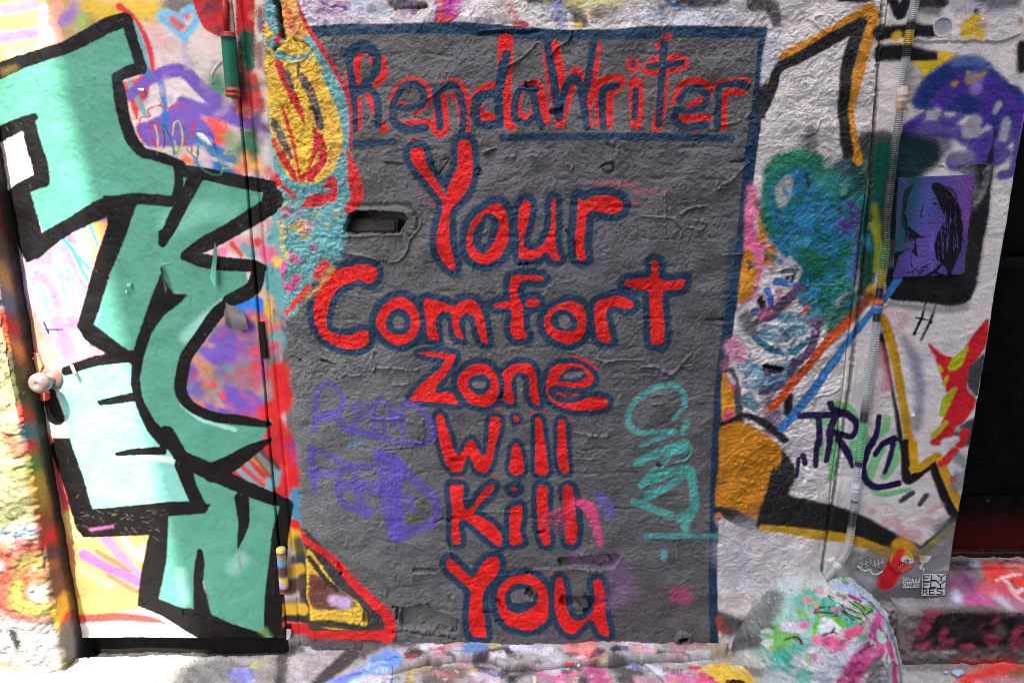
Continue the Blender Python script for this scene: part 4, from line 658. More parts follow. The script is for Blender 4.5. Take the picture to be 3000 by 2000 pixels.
# ================================================================== materials
def painted(name, rough=.5, spec=.5, bump=.12, scale=260., var=.12, dirt=.25):
    m = bpy.data.materials.new(name); m.use_nodes = True; n = m.node_tree.nodes; l = m.node_tree.links; b = n['Principled BSDF']
    at = n.new('ShaderNodeAttribute'); at.attribute_name = 'paint'
    tc = n.new('ShaderNodeTexCoord')
    def noise(sc, det=4): 
        q = n.new('ShaderNodeTexNoise'); q.inputs['Scale'].default_value = sc; q.inputs['Detail'].default_value = det; l.new(tc.outputs['Object'], q.inputs['Vector']); return q
    def ramp(a, lo, hi, o0, o1):
        q = n.new('ShaderNodeMapRange'); q.inputs[1].default_value = lo; q.inputs[2].default_value = hi; q.inputs[3].default_value = o0; q.inputs[4].default_value = o1; l.new(a, q.inputs[0]); return q
    n1 = noise(scale*.9, 3); n2 = noise(22, 6); n3 = noise(90, 5)
    r1 = ramp(n1.outputs[0], .3, .7, 1-var, 1+var*.6); r2 = ramp(n2.outputs[0], .35, .65, 1-dirt*.5, 1.04)
    mu = n.new('ShaderNodeMath'); mu.operation = 'MULTIPLY'; l.new(r1.outputs[0], mu.inputs[0]); l.new(r2.outputs[0], mu.inputs[1])
    vm = n.new('ShaderNodeVectorMath'); vm.operation = 'SCALE'; l.new(at.outputs['Color'], vm.inputs[0]); l.new(mu.outputs[0], vm.inputs['Scale'])
    # grime flecks
    r3 = ramp(n3.outputs[0], .66, .76, 0, dirt)
    mx = n.new('ShaderNodeMix'); mx.data_type = 'RGBA'; l.new(r3.outputs[0], mx.inputs[0]); l.new(vm.outputs[0], mx.inputs[6]); mx.inputs[7].default_value = (.05, .045, .04, 1)
    l.new(mx.outputs[2], b.inputs['Base Color'])
    rr = ramp(n2.outputs[0], .38, .62, max(rough-.13, .05), rough+.22); l.new(rr.outputs[0], b.inputs['Roughness'])
    b.inputs['Specular IOR Level'].default_value = spec
    bp = n.new('ShaderNodeBump'); bp.inputs['Strength'].default_value = 1; bp.inputs['Distance'].default_value = bump*.004
    l.new(n1.outputs[0], bp.inputs['Height']); l.new(bp.outputs[0], b.inputs['Normal'])
    return m
def plain(name, col, rough=.5, metal=0., bump=.1, scale=180.):
    m = painted(name, rough, .3, bump, scale, .12, .3); n = m.node_tree.nodes
    at = [q for q in n if q.type == 'ATTRIBUTE'][0]; rg = n.new('ShaderNodeRGB'); rg.outputs[0].default_value = (*lin(col), 1)
    for lk in list(at.outputs['Color'].links): m.node_tree.links.new(rg.outputs[0], lk.to_socket)
    n.remove(at); n['Principled BSDF'].inputs['Metallic'].default_value = metal; return m
MW = painted('thick_wall_paint', .38, .3, .8, 330, .14, .22)
MP = painted('pebbled_wall_paint', .45, .12, .5, 330, .14, .25)
MD = painted('door_paint', .40, .13, .08, 260, .07, .12)
MC = painted('worn_painted_concrete', .75, .15, .5, 240, .3, .5)
MJ = painted('crumbling_painted_masonry', .7, .3, .6, 200, .25, .4)
MM = painted('painted_metal', .4, .22, .1, 200, .12, .2)
MBK = painted('black_shutter_paint', .55, .06, .1, 120, .2, .5)
MPAP = painted('printed_paper', .45, .2, .05, 200, .05, .1)

# ================================================================== mesh helpers
ALB = 1.12
def grid_mesh(name, P, C, mat, parent=None, smooth=True, flip=False):
    h, w = P.shape[:2]; me = bpy.data.meshes.new(name)
    i = np.arange(h*w).reshape(h, w); q = np.stack([i[:-1, :-1], i[:-1, 1:], i[1:, 1:], i[1:, :-1]], -1).reshape(-1, 4)
    if flip: q = q[:, ::-1]
    me.vertices.add(h*w); me.vertices.foreach_set('co', P.reshape(-1).astype(np.float32))
    me.loops.add(q.size); me.loops.foreach_set('vertex_index', q.reshape(-1).astype(np.int32))
    me.polygons.add(len(q)); me.polygons.foreach_set('loop_start', np.arange(0, q.size, 4, dtype=np.int32))
    try: me.polygons.foreach_set('loop_total', np.full(len(q), 4, np.int32))
    except Exception: pass
    me.update(calc_edges=True)
    if smooth: me.polygons.foreach_set('use_smooth', np.ones(len(q), bool))
    setcol(me, C)
    me.materials.append(mat)
    return link(name, me, parent)
def setcol(me, C):
    a = me.color_attributes.new('paint', 'FLOAT_COLOR', 'POINT')
    v = np.ones((len(me.vertices), 4), np.float32); v[:, :3] = np.clip(np.asarray(C).reshape(-1, 3)*ALB, 0, .86) if np.ndim(C) > 1 else np.clip(np.asarray(C)*ALB, 0, .86)
    a.data.foreach_set('color', v.reshape(-1))
def link(name, me, parent=None):
    o = bpy.data.objects.new(name, me); COLL.objects.link(o)
    if parent is not None: o.parent = parent
    return o
def tag(o, label=None, cat=None, group=None, kind=None):
    if label: o['label'] = label
    if cat: o['category'] = cat
    if group: o['group'] = group
    if kind: o['kind'] = kind
    return o
def thing(name, label, cat, group=None):
    return tag(link(name, None), label, cat, group)
def raw(name, V, Fc, mat, parent=None, col=(128,128,128), smooth=False):
    me = bpy.data.meshes.new(name); me.from_pydata([tuple(v) for v in V], [], Fc); me.update()
    if smooth: me.polygons.foreach_set('use_smooth', [True]*len(me.polygons))
    cc = np.array([col(*v) for v in V]) if callable(col) else lin(col)
    setcol(me, cc); me.materials.append(mat); return link(name, me, parent)
def lathe(name, prof, org, axis, mat, parent=None, col=(128,128,128), seg=20, smooth=True, path=None, caps=True):
    """prof: (distance along axis, radius); axis: unit vector"""
    ax = Vector(axis).normalized(); u = ax.orthogonal().normalized(); v = ax.cross(u); V = []; Fc = []
    for k, (a, r) in enumerate(prof):
        for s in range(seg):
            t = 2*math.pi*s/seg; V.append(Vector(org)+ax*a+u*(r*math.cos(t))+v*(r*math.sin(t)))
    for k in range(len(prof)-1):
        for s in range(seg):
            Fc.append([k*seg+s, k*seg+(s+1) % seg, (k+1)*seg+(s+1) % seg, (k+1)*seg+s])
    if caps: Fc.append(list(range(seg))[::-1]); Fc.append([(len(prof)-1)*seg+s for s in range(seg)])
    return raw(name, V, Fc, mat, parent, col, smooth)
def rbox(name, lo, hi, mat, parent=None, col=(128,128,128), bev=.002, jit=0., rot=0.):
    """box with chamfered edges"""
    lo, hi = np.array(lo, float), np.array(hi, float); V = []; idx = {}
    for sx in (0, 1):
        for sy in (0, 1):
            for sz in (0, 1):
                for ax in range(3):
                    p = np.array([hi[0] if sx else lo[0], hi[1] if sy else lo[1], hi[2] if sz else lo[2]])
                    s = (sx, sy, sz)
                    for b in range(3):
                        if b != ax: p[b] += bev*(-1 if s[b] else 1)
                    p += np.array([random.uniform(-jit, jit) for _ in range(3)])
                    idx[(s, ax)] = len(V); V.append(p)
    cx = (lo+hi)/2
    Fc = []
    for ax in range(3):
        o = [b for b in range(3) if b != ax]
        for s in (0, 1):
            q = []
            for a, b in ((0,0),(1,0),(1,1),(0,1)):
                k = [0,0,0]; k[ax] = s; k[o[0]] = a; k[o[1]] = b; q.append(idx[(tuple(k), ax)])
            Fc.append(q)
        for a in (0, 1):
            for b in (0, 1):
                k0 = [0,0,0]; k0[o[0]] = a; k0[o[1]] = b; k1 = list(k0); k0[ax] = 0; k1[ax] = 1
                Fc.append([idx[(tuple(k0), o[0])], idx[(tuple(k1), o[0])], idx[(tuple(k1), o[1])], idx[(tuple(k0), o[1])]])
    for sx in (0,1):
        for sy in (0,1):
            for sz in (0,1): Fc.append([idx[((sx,sy,sz), a)] for a in range(3)])
    if rot:
        ca, sa = math.cos(rot), math.sin(rot)
        V = [np.array([cx[0]+(p[0]-cx[0])*ca-(p[2]-cx[2])*sa, p[1], cx[2]+(p[0]-cx[0])*sa+(p[2]-cx[2])*ca]) for p in V]
    me_o = raw(name, V, Fc, mat, parent, col)
    import bmesh
    bm = bmesh.new(); bm.from_mesh(me_o.data); bmesh.ops.recalc_face_normals(bm, faces=bm.faces); bm.to_mesh(me_o.data); bm.free()
    return me_o
def axis_steps(a, b, fine0, fine1, step, coarse=.05):
    out = list(np.arange(a, fine0-1e-6, coarse)) if fine0-a > coarse else ([a] if a < fine0-1e-6 else [])
    n = max(int(round((fine1-fine0)/step)), 1); out += list(np.linspace(fine0, fine1, n+1))
    if b-fine1 > 1e-6: m = max(int(math.ceil((b-fine1)/coarse)), 1); out += list(fine1+(b-fine1)*np.arange(1, m+1)/m)
    return np.array(out)
def wall_sheet(name, xs, zs, y0, mat, parent, edge=None, jit=0.):
    Xg, Zg = np.meshgrid(xs, zs)
    C = cw.sample(cw.C, Xg, Zg); H = cw.sample(cw.H, Xg, Zg)
    Y = y0-H
    if edge is not None: Y = Y+edge(Xg, Zg)
    Xo = Xg
    if jit: 
        nz = np.interp(zs, np.linspace(zs[0], zs[-1], 90), rng.standard_normal(90))*.6+np.interp(zs, np.linspace(zs[0], zs[-1], 400), rng.standard_normal(400))*.25
        Xo = Xg+jit*nz[:, None]*sstep(xs[0]+.09, xs[0]+.0, Xg)
    return grid_mesh(name, np.stack([Xo, Y, Zg], -1), C, mat, parent)

# ================================================================== the walls
STEP = .0024; DST = .0028
# the plastered wall carrying the grey panel
wall = thing('plaster_wall', 'thickly painted plaster wall with the big grey lettered panel, between door and conduit', 'wall')
xs = np.concatenate([[-.728, -.7265, -.725, -.723, -.7205], np.arange(-.718, 1.0655, STEP), [1.0662, 1.0669]])
zs = axis_steps(-.06, 2.5, -.06, 2.16, STEP, .06)
wall_sheet('plaster_face', xs, zs, 0., MW, wall, lambda x, z: .05*sstep(-.716, -.728, x)**.7+.006*sstep(-.69, -.72, x)**2 + .03*sstep(1.0660, 1.0668, x), .006)
bk = lambda x0, x1, z0, z1, sh: rbox('brick', (x0, .030, z0), (x1, .075, z1), plain('niche_brick', sh, .85, 0, .9, 150), wall, sh, .004, .0015)
na = hit([1010, 622], (0,1,0), (0,.03,0)); nb = hit([1168, 684], (0,1,0), (0,.03,0))
rbox('brick', (na[0]-.012, .048, nb[2]-.002), (nb[0]-.008, .09, na[2]-.018), plain('bare_brick', (86,76,72), .9, 0, 1.6, 90), wall, (86,76,72), .008, .005)
wallb = rbox('upper_wall', (-.74, .0, 2.5), (1.51, .25, 7.0), plain('upper_render', (170,166,168), .8), wall, (190,186,186), .01)
# the pier to the right of the seam
pier = thing('rendered_pier', 'pebbly rendered pier with a purple dome tag, between the seam and the black doorway', 'wall')
xs = np.concatenate([[1.0688, 1.0694], np.arange(1.071, 1.509, .0029), [1.5095, 1.5105, 1.511, 1.511]])
zs = axis_steps(.12, 2.5, .12, 2.16, .0029, .06)
wall_sheet('render_face', xs, zs, 0., MP, pier, lambda x, z: .03*sstep(1.0696, 1.0688, x)+np.where(x > 1.5107, .16, .004*sstep(1.506, 1.511, x))*1.0)
# the door frame strip and the door
frame = thing('door_frame', 'narrow painted steel door frame beside the grey panel, striped green, red and yellow', 'door frame')
xs = np.concatenate([[-.8035, -.803], np.arange(-.802, -.700, DST)])
zs = axis_steps(-.06, 2.5, -.06, 2.16, DST, .06)
wall_sheet('frame_face', xs, zs, .022, MD, frame, lambda x, z: np.where(x < -.8025, .05, 0)+.006*np.exp(-((x+.765+.008*(z-1))/.004)**2))
rbox('rebate', (-1.62, .06, -.1), (-.70, .11, 2.5), plain('rebate_gap_shade', (26,22,20), .8), frame, (26,22,20))  # near-black backing, stands in for shade in the gaps round the leaf
rbox('head', (-1.62, .0, 2.5), (-.742, .25, 7.0), plain('upper_render_left', (176,170,166), .8), frame)
door = thing('painted_door', 'steel door covered in mint green and black bubble letters', 'door')
xs = np.concatenate([[-1.556, -1.5556, -1.5545], np.arange(-1.553, -.8085, DST), [-.8075, -.8067, -.8064]])
zs = np.concatenate([[.0085, .009, .010], axis_steps(.0115, 2.26, .0115, 2.15, DST, .04)])
wall_sheet('leaf', xs, zs, .014, MD, door, lambda x, z: .045*sstep(-1.5545, -1.5558, x)+.045*sstep(-.8068, -.8064, x)+.045*sstep(.0098, .0085, z))
# ================================================================== crumbling masonry at the far left
jf = Canvas((0,-.1,0), (1,0,0), (0,0,1), -2.4, -1.4, -.1, 2.3, .003, (206,196,150), 51)
j = jf
j.st('V','0,60,200 0,300,200 60,500,120', 0, (224,216,160), .04); j.st('V','100,440,60 150,500,50', 0, (176,180,110), .02,.8); j.st('V','40,240,50 110,330,50', 0, (214,96,70), .02,.8)
j.st('V','0,730,60 60,700,60 130,640,70 200,600,50', 0, (150,156,100), .015,.9); j.st('V','20,800,60 200,780,60', 0, (160,196,220), .02,.7); j.st('V','120,830,60 140,900,60', 0, (210,220,226), .02)
j.st('V','0,960,200 60,1000,200 100,1280,150 0,1200,200', 0, (220,84,70), .03,.9); j.st('V','0,980,60', 0, (220,214,210), .02); j.st('V','150,880,80 260,930,60 380,850,60', 0, (210,80,64), .03,.9)
j.st('V','120,1000,60 160,950,60 240,970,50', 0, (170,150,80), .02); j.st('V','150,1100,110 300,1080,150', 0, (206,120,70), .02,.9); j.st('V','230,1130,90', 0, (224,210,190), .02); j.st('V','110,1080,40 110,1200,60 250,1230,60 400,1220,60', 0, (214,196,90), .02,.9)
j.st('V','300,1270,50 420,1230,40', 0, (150,130,70), .02,.8); j.st('V','160,1290,60 300,1320,50 440,1300,50', 0, (206,80,70), .02,.9); j.st('V','0,1400,260 300,1450,260', 0, (196,192,188), .03); j.st('V','80,1380,50 110,1440,30', 0, (60,60,56), .008); j.st('V','330,1340,40 380,1420,60', 0, (110,112,110), .03,.7)
j.st('V','80,1240,8 130,1245,6', 0, (110,30,34), .003); j.st('V','40,345,5 110,325,5', 0, (90,70,50), .003)
j.st('V','0,-60,200 20,10,60', 0, (214,206,150), .02); j.st('U','0,1300,40 10,1500,40', 0, (226,220,160), .01)
js = Canvas((-1.53,0,0), (0,1,0), (0,0,1), -.2, .1, -.1, 2.3, .003, (96,86,52), 53)
j = js
j.st('U','0,0,160 20,200,120', 0, (120,34,36), .03); j.st('U','0,300,120 30,420,110', 0, (100,80,60), .03); j.st('U','0,500,110 60,640,100', 0, (190,140,70), .03); j.st('U','0,680,110 80,760,110', 0, (112,110,120), .03,.9); j.st('U','20,900,110 100,980,110', 0, (200,56,44), .03); j.st('U','60,1080,110 140,1120,110', 0, (210,130,70), .03)
j.st('U','60,1200,150 80,1330,150 120,1450,160', 0, (84,84,50), .03); j.st('U','10,1200,60 60,1260,50', 0, (40,80,110), .03,.7); j.st('U','100,1340,60', 0, (110,110,50), .03,.8)
j.st('V','60,60,70 110,100,60', 0, (90,88,60), .02); j.st('V','130,150,110 170,180,90', 0, (196,60,44), .03); j.st('V','140,250,100 200,240,90', 0, (60,110,110), .03,.9); j.st('V','180,330,90', 0, (206,50,50), .02); j.st('V','170,420,110 200,470,100', 0, (120,128,60), .03,.9); j.st('V','220,520,90 260,600,90 270,680,100', 0, (206,140,60), .03,.9)
j.st('V','250,760,120 300,800,120', 0, (160,80,60), .03,.9); j.st('V','300,860,130', 0, (220,54,50), .02); j.st('V','300,940,110 340,980,110', 0, (80,70,60), .03); j.st('V','290,990,30 330,985,30', 0, (214,150,50), .01); j.st('V','330,1050,160 350,1150,150', 0, (110,80,60), .03,.8); j.st('V','370,1240,140', 0, (214,180,60), .02); j.st('V','400,1310,90', 0, (200,60,44), .02); j.st('V','400,1380,120 420,1440,90', 0, (110,110,106), .03)
j.st('M','.0,-.1 .0,2.3',.05,(24,20,18),.02,.9,False,1,True); j.st('M','.03,-.1 .03,2.3',.06,(20,18,16),.01,.95,False,1,True)  # near-black strips paint the gap's shade onto the side next to the door
zs = np.arange(-.08, 2.3, .0045); NZ = len(zs)
fx = np.concatenate([np.arange(-2.3, -1.72, .02), np.arange(-1.72, -1.552, .004)]); sy = np.arange(-.082, .07, .005)
ang = np.linspace(0, math.pi/2, 7)[1:-1]
prof = [(x, -.1, 0, -1, 0) for x in fx]+[(-1.55+.018*math.sin(a), -.082-.018*math.cos(a), math.sin(a), -math.cos(a), 2) for a in ang]+[(-1.532, y, 1, 0, 1) for y in sy]
PR = np.array(prof); NS = len(PR)
U_ = np.cumsum(np.r_[0, np.hypot(np.diff(PR[:,0]), np.diff(PR[:,1]))])
hn = [fftnoise(NZ, NS, .0045, a, b, s) for a, b, s in ((.012,.04,61),(.04,.15,62),(.15,.8,63),(.03,.1,64))]
ed = np.exp(-((U_-U_[len(fx)])/.05)**2)[None]
Hj = .0010*hn[0]+.0022*hn[1]+.003*hn[2]+.003*sstep(.6,.7,hn[3]) - ed*.006*np.clip(hn[1]+.5*hn[2],-.3,2)
Z2j = np.repeat(zs[:,None], NS, 1)
for z0, y0, r, d in ((.40,-.03,.06,.02),(.13,-.05,.05,.025),(.98,-.02,.03,.01)):
    Hj -= d*np.exp(-((Z2j-z0)/r)**2)*ed
Hj += .02*sstep(.85,.70,Z2j)*np.exp(-((U_-U_[len(fx)]+.05)/.1)**2)[None]-.012*sstep(.86,.90,Z2j)*ed
Hj = Hj*np.where(PR[:,4] == 1, .3, 1)[None]
Pj = np.zeros((NZ, NS, 3)); Pj[...,0] = PR[:,0]+Hj*PR[:,2]; Pj[...,1] = PR[:,1]+Hj*PR[:,3]; Pj[...,2] = Z2j
Cf = jf.sample(jf.C, np.repeat(PR[None,:,0],NZ,0), Z2j); Cs = js.sample(js.C, np.repeat(PR[None,:,1],NZ,0), Z2j)
wgt = sstep(-1.545, -1.535, PR[:,0])[None,:,None]
jamb = thing('masonry_jamb', 'crumbling yellow and red painted masonry corner left of the mint door', 'wall')
grid_mesh('masonry_face', Pj, .5*Cf*(1-wgt)+Cs*wgt, MJ, jamb)
rbox('upper_masonry', (-3.2, -.1, 2.28), (-1.63, .25, 7.0), plain('upper_masonry_render', (170,160,140), .85), jamb)
rbox('outer_masonry', (-3.2, -.095, -.1), (-2.28, .25, 2.28), plain('outer_masonry_render', (190,180,150), .85), jamb)

# ================================================================== ground
gc = Canvas((0,0,-.03), (1,0,0), (0,1,0), -2.2, 2.3, -.6, .12, .003, (170,166,162), 71)
g = gc; gc.sf = .5
g.st('P','0,1930,260 500,1940,160', 0, (168,166,160), .05)
g.st('P','560,1900,30 700,1910,30 860,1905,40', 0, (110,106,104), .03); g.st('P','500,1990,60 640,1960,70 760,1990,60', 0, (110,108,106), .05,.8); g.st('W','0,360,40 130,390,40', 0, (90,150,140), .02,.8); g.st('W','110,470,50 170,440,40', 0, (206,200,80), .015,.9)
g.st('W','0,520,90 60,540,70 90,580,60', 0, (140,140,220), .03,.9); g.st('W','200,460,120 160,560,110', 0, (150,146,140), .03,.8); g.st('W','330,360,90 320,500,90 300,590,90', 0, (60,58,56), .02,.9)
g.st('W','400,430,80 400,580,100', 0, (178,174,172), .03); g.st('W','520,400,90 600,440,110 460,540,90', 0, (176,166,176), .04,.8)
g.st('W','760,400,110 640,500,90 540,590,60', 0, (72,68,70), .02); g.st('W','900,380,110 1000,360,60 1180,350,80', 0, (92,84,84), .03)
g.pg('W','1050,400 1110,420 1120,480 1050,520 1060,600 560,600 700,540 860,470 960,430', (110,156,226), .01); g.st('W','1000,560,90 800,600,80', 0, (206,220,236), .03); g.st('W','840,500,20 700,560,20', 0, (130,110,220), .03, .8)
g.st('W','1180,430,60 1250,420,40', 0, (70,62,56), .02); g.st('W','1230,500,20 1170,520,20 1190,580,24', 0, (200,180,70), .012)
g.st('W','1280,380,50 1400,370,40 1340,420,40', 0, (206,206,216), .012); g.st('W','1360,420,36 1440,380,30 1540,380,26', 0, (206,150,150), .012)
g.st('W','1300,480,110 1500,520,110', 0, (140,126,122), .04); g.st('W','1360,530,40 1450,540,40', 0, (200,120,120), .02,.8); g.st('W','1500,430,50 1420,460,30', 0, (206,196,190), .015,.8)
g.st('W','1580,390,60 1680,390,50', 0, (80,130,190), .03,.9); g.st('W','1770,370,50', 0, (206,196,110), .02); g.st('W','1640,440,60 1800,410,50 1860,400,60', 0, (80,74,78), .02)
g.st('W','1900,380,50 2040,390,60 2160,430,50', 0, (206,206,222), .012); g.st('W','2060,350,40 2140,400,40', 0, (226,140,150), .02,.8)
g.st('W','1650,490,50 1800,520,60 2000,500,60', 0, (100,92,94), .03); g.st('W','1650,540,60 1760,560,60 1720,590,50', 0, (206,200,210), .015,.9); g.st('W','1900,520,40 1880,560,50', 0, (60,58,60), .03)
g.st('W','2080,520,50 2200,540,60', 0, (206,120,160), .02,.9); g.st('W','1300,570,60 1450,590,50',0,(90,84,82),.03,.8)
g.st('X','0,350,60 60,410,50', 0, (200,196,204), .02); g.pg('X','100,330 200,290 330,290 300,380 220,420 130,370', (226,140,132), .01)
g.st('X','330,380,50 300,410,50', 0, (110,60,90), .02); g.st('X','430,280,50 560,290,50 460,340,60', 0, (150,148,166), .03,.9); g.st('X','420,370,30 560,330,60', 0, (70,62,66), .015)
g.pg('X','500,300 560,310 640,330 680,370 600,375 520,365', (226,170,164), .008); g.st('X','560,290,30 650,340,26', 0, (206,206,226), .012)
g.st('X','40,460,60 160,480,60 120,530,60', 0, (206,200,206), .02,.9); g.st('X','180,470,40 60,510,40', 0, (226,110,160), .02,.8); g.st('X','300,470,110 340,520,110', 0, (206,84,140), .03,.85); g.st('X','230,520,60', 0, (90,74,80), .03)
g.st('X','440,430,90 540,470,110 500,520,90', 0, (84,78,80), .03,.9); g.st('X','620,410,26 700,460,40 720,470,40', 0, (206,200,216), .008); g.st('X','580,510,50 680,530,50', 0, (196,150,164), .02)
g.st('X','760,440,60 900,430,60 1000,410,60', 0, (190,176,176), .03,.9); g.st('X','820,350,90 950,330,90', 0, (176,120,130), .03,.7); g.st('X','1000,370,60 1200,340,60', 0, (160,150,130), .03); g.st('X','900,390,50 1000,385,40', 0, (206,206,206), .015,.8)
g.st('X','910,430,30 960,440,24', 0, (232,60,96), .01); g.st('X','800,510,90 900,520,110', 0, (222,130,170), .02,.9)
g.pg('X','950,460 1000,425 1120,415 1165,405 1200,420 1280,440 1310,470 1320,535 1200,560 1100,520 960,500', (232,190,66), .005); g.pg('X','950,465 1000,470 1060,500 1110,560 920,560 960,500', (238,90,140), .004)
g.st('X','1150,525,40 1220,530,40', 0, (44,40,36), .006); g.st('X','1260,435,14 1360,440,12', 0, (222,190,80), .006); g.st('X','1180,410,40 1300,400,60', 0, (120,170,150), .02,.7); g.st('X','1280,400,90 1400,450,110 1380,520,110', 0, (190,190,184), .03); g.st('X','1400,520,40 1340,540,40', 0, (220,180,60), .01,.8); g.st('X','1360,500,50 1440,540,60', 0, (90,180,156), .02,.8)
g.st('X','1250,380,30 1330,430,26 1400,480,22 1480,540,18', 0, (60,54,50), .006)
for t in ('735,470 735,445 760,440 765,460 735,460','780,455 805,448 805,475 785,475 785,462 805,462','822,440 824,475','845,445 848,475 ','840,452 862,450','880,470 905,472'): g.st('X', t, 9, (110,96,90), .003, .75, False)
g.st('T','900,1420,60 1500,1400,60 2100,1390,60', 0, (130,126,120), .03); g.st('T','1500,1540,90 1700,1480,110 1900,1440,110 2091,1430,90', 0, (222,52,40), .05,.95); g.st('T','1650,1568,60 2000,1560,80', 0, (196,120,120), .04,.8); g.st('T','2000,1500,60 2091,1480,80', 0, (110,90,50), .05,.8)
PALG = [(222,218,220),(206,80,110),(64,60,60),(226,150,170),(120,150,200),(206,180,90),(70,66,64),(226,222,222),(150,146,142),(190,110,120)]
for q in range(170):     # worn islands of old paint with crisp edges
    x, y, r0 = random.uniform(-.55, .95), random.uniform(-.24, .01), random.uniform(.005, .022); n_ = random.randint(6, 10); cc = random.choice(PALG)
    g.pg('M', ' '.join('%f,%f' % (x+r0*1.6*random.uniform(.5,1.2)*math.cos(6.283*k/n_), y+r0*.7*random.uniform(.4,1.2)*math.sin(6.283*k/n_)) for k in range(n_)), cc, .003, random.uniform(.25,.8), False, 2.5, True)
for q in range(1300):     # flecks of fallen paint
    x, y = random.uniform(-1.9, 2.2), random.uniform(-.5, .0); cc = random.choice([(220,216,214),(206,70,90),(60,56,54),(226,150,170),(120,150,190),(206,180,80),(60,56,54),(220,216,214)])
    r = random.uniform(.0015, .006); g.st('M', '%f,%f,%f %f,%f,%f' % (x, y, r, x+random.uniform(-.006,.006), y+random.uniform(-.004,.004), r*.6), 0, cc, .002, random.uniform(.4,.95), False, 1, True)
gx = gc.u0+gc.px*np.arange(gc.w); gy = gc.v0+gc.px*np.arange(gc.h); GX, GY = np.meshgrid(gx, gy)
gh, gw = gc.h, gc.w
lipx = [-2.3,-.62,-.48,-.40,-.36,-.30,-.24,-.19,-.13,-.08,-.02,.10,.20,.28,.34,.40,.46,.52,.60,.75,.9,2.4]; lipy = [.2,.2,-.12,-.115,-.10,-.085,-.07,-.055,-.05,-.05,-.085,-.095,-.085,-.075,-.085,-.065,-.055,-.05,-.05,-.03,.2,.2]
_k = np.cumsum(rng.uniform(.015,.07,130))-2.3
lip = np.interp(GX, lipx, lipy)+np.interp(gx, _k, rng.normal(0,.005,130))[None]
gc.H = .0016*fftnoise(gh, gw, gc.px, .03, .15, 74)+.0007*fftnoise(gh, gw, gc.px, .008, .03, 75)+.003*fftnoise(gh, gw, gc.px, .15, .8, 76)+.0022*sstep(.7,.78,fftnoise(gh, gw, gc.px, .03, .12, 77))*sstep(-.7,-.3,GX)
above = sstep(-.001, .003, GY-lip)*sstep(-.66,-.5,GX)*sstep(.95,.8,GX)
gc.H += .014*above + above*.016*sstep(-.10, .0, GY)
dmask = sstep(-1.545,-1.53,GX)*sstep(-.79,-.81,GX)*sstep(-.03,-.018,GY)
gc.H -= .06*dmask; gc.C = (gc.C*(1-.9*dmask[...,None])+lin((34,30,28))*.9*dmask[...,None]).astype(np.float32)  # sunken strip coloured near black to deepen the shade under the door
gc.H += .0009*fftnoise(gh, gw, gc.px, .003, .02, 79)
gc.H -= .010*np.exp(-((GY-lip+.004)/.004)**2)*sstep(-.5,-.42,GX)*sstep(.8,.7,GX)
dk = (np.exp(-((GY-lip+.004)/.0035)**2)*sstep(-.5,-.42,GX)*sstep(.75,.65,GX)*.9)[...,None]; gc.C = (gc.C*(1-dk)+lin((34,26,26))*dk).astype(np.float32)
for t,w,h in (('C:620,1300 585,1350 580,1430 560,1500 500,1560',9,-.005),('X:1250,380 1330,430 1400,480 1480,540',14,-.006),('X:600,400 660,450 740,520',10,-.005),('X:680,372 760,372 900,380',6,-.004),('W:1060,500 1050,600',8,-.003),('W:1100,440 1060,440',8,-.003)):
    gc.rise(t[0], t[2:], w, h, .002); gc.st(t[0], t[2:], w*.7, (48,42,40), .002, .7)
xs = axis_steps(-8, 8, -2.0, 2.1, .0034, .2); ys = axis_steps(-9.0, .09, -.30, .09, .0034, .25)
Xg, Yg = np.meshgrid(xs, ys); Hh = gc.sample(gc.H, Xg, Yg); Cg = gc.sample(gc.C, Xg, Yg)
far = (sstep(-.32,-.6,Yg)+sstep(1.95,2.3,Xg)+sstep(-1.9,-2.2,Xg)).clip(0,1)[...,None]; Cg = Cg*(1-far)+lin((74,72,70))*far
tag(grid_mesh('pavement', np.stack([Xg, Yg, -.03+Hh], -1), Cg, MC), kind='structure')

# ================================================================== painted concrete mound at the foot of the wall
bc = Canvas((1.1,-.17,.12), (1,0,0), (0,.62,.7846), -.45, .45, -.45, .4, .002, (178,186,182), 81)
b = bc; bc.sf = .3
b.st('F','450,1100,260 400,1350,260 700,1150,260', 0, (150,186,172), .03); b.st('F','620,900,90 720,960,90', 0, (190,196,190), .02); b.st('F','560,1040,110 600,990,80', 0, (100,176,150), .02,.8)
b.st('F','760,960,40 860,940,40 980,1000,44 1090,1120,44 1160,1260,40 1230,1420,40', 0, (160,182,206), .01); b.st('F','700,990,90 780,1010,90 860,1010,70', 0, (196,196,186), .012); b.st('F','690,1060,90 740,1080,90', 0, (86,176,150), .015)
b.st('F','860,1000,30 920,1030,36', 0, (150,60,130), .012); b.st('F','870,1060,50 910,1080,50 1000,1090,40', 0, (104,170,60), .012); b.st('F','880,1130,36 900,1160,30', 0, (104,170,60), .01)
b.st('F','640,1130,70 760,1140,90 850,1200,90 880,1260,70', 0, (70,160,130), .02,.9); b.st('F','610,1090,24 640,1110,26', 0, (224,130,150), .01)
for t in ('610,1095 640,1080 700,1075','600,1110 660,1110 740,1115 750,1095','640,1140 700,1140 740,1130','780,1060 800,1110 850,1140 900,1150','800,1080 870,1110 940,1120 1000,1090','760,1090 820,1140 850,1160','830,1040 900,1090 960,1160','880,1040 940,1080','700,1000 740,1010','700,1010 730,1030','930,990 980,1020 1050,1060','990,1055 1060,1080 1130,1150','880,1190 960,1150 900,1180'): b.st('F', t, 11, (34,36,34), .003, .9)
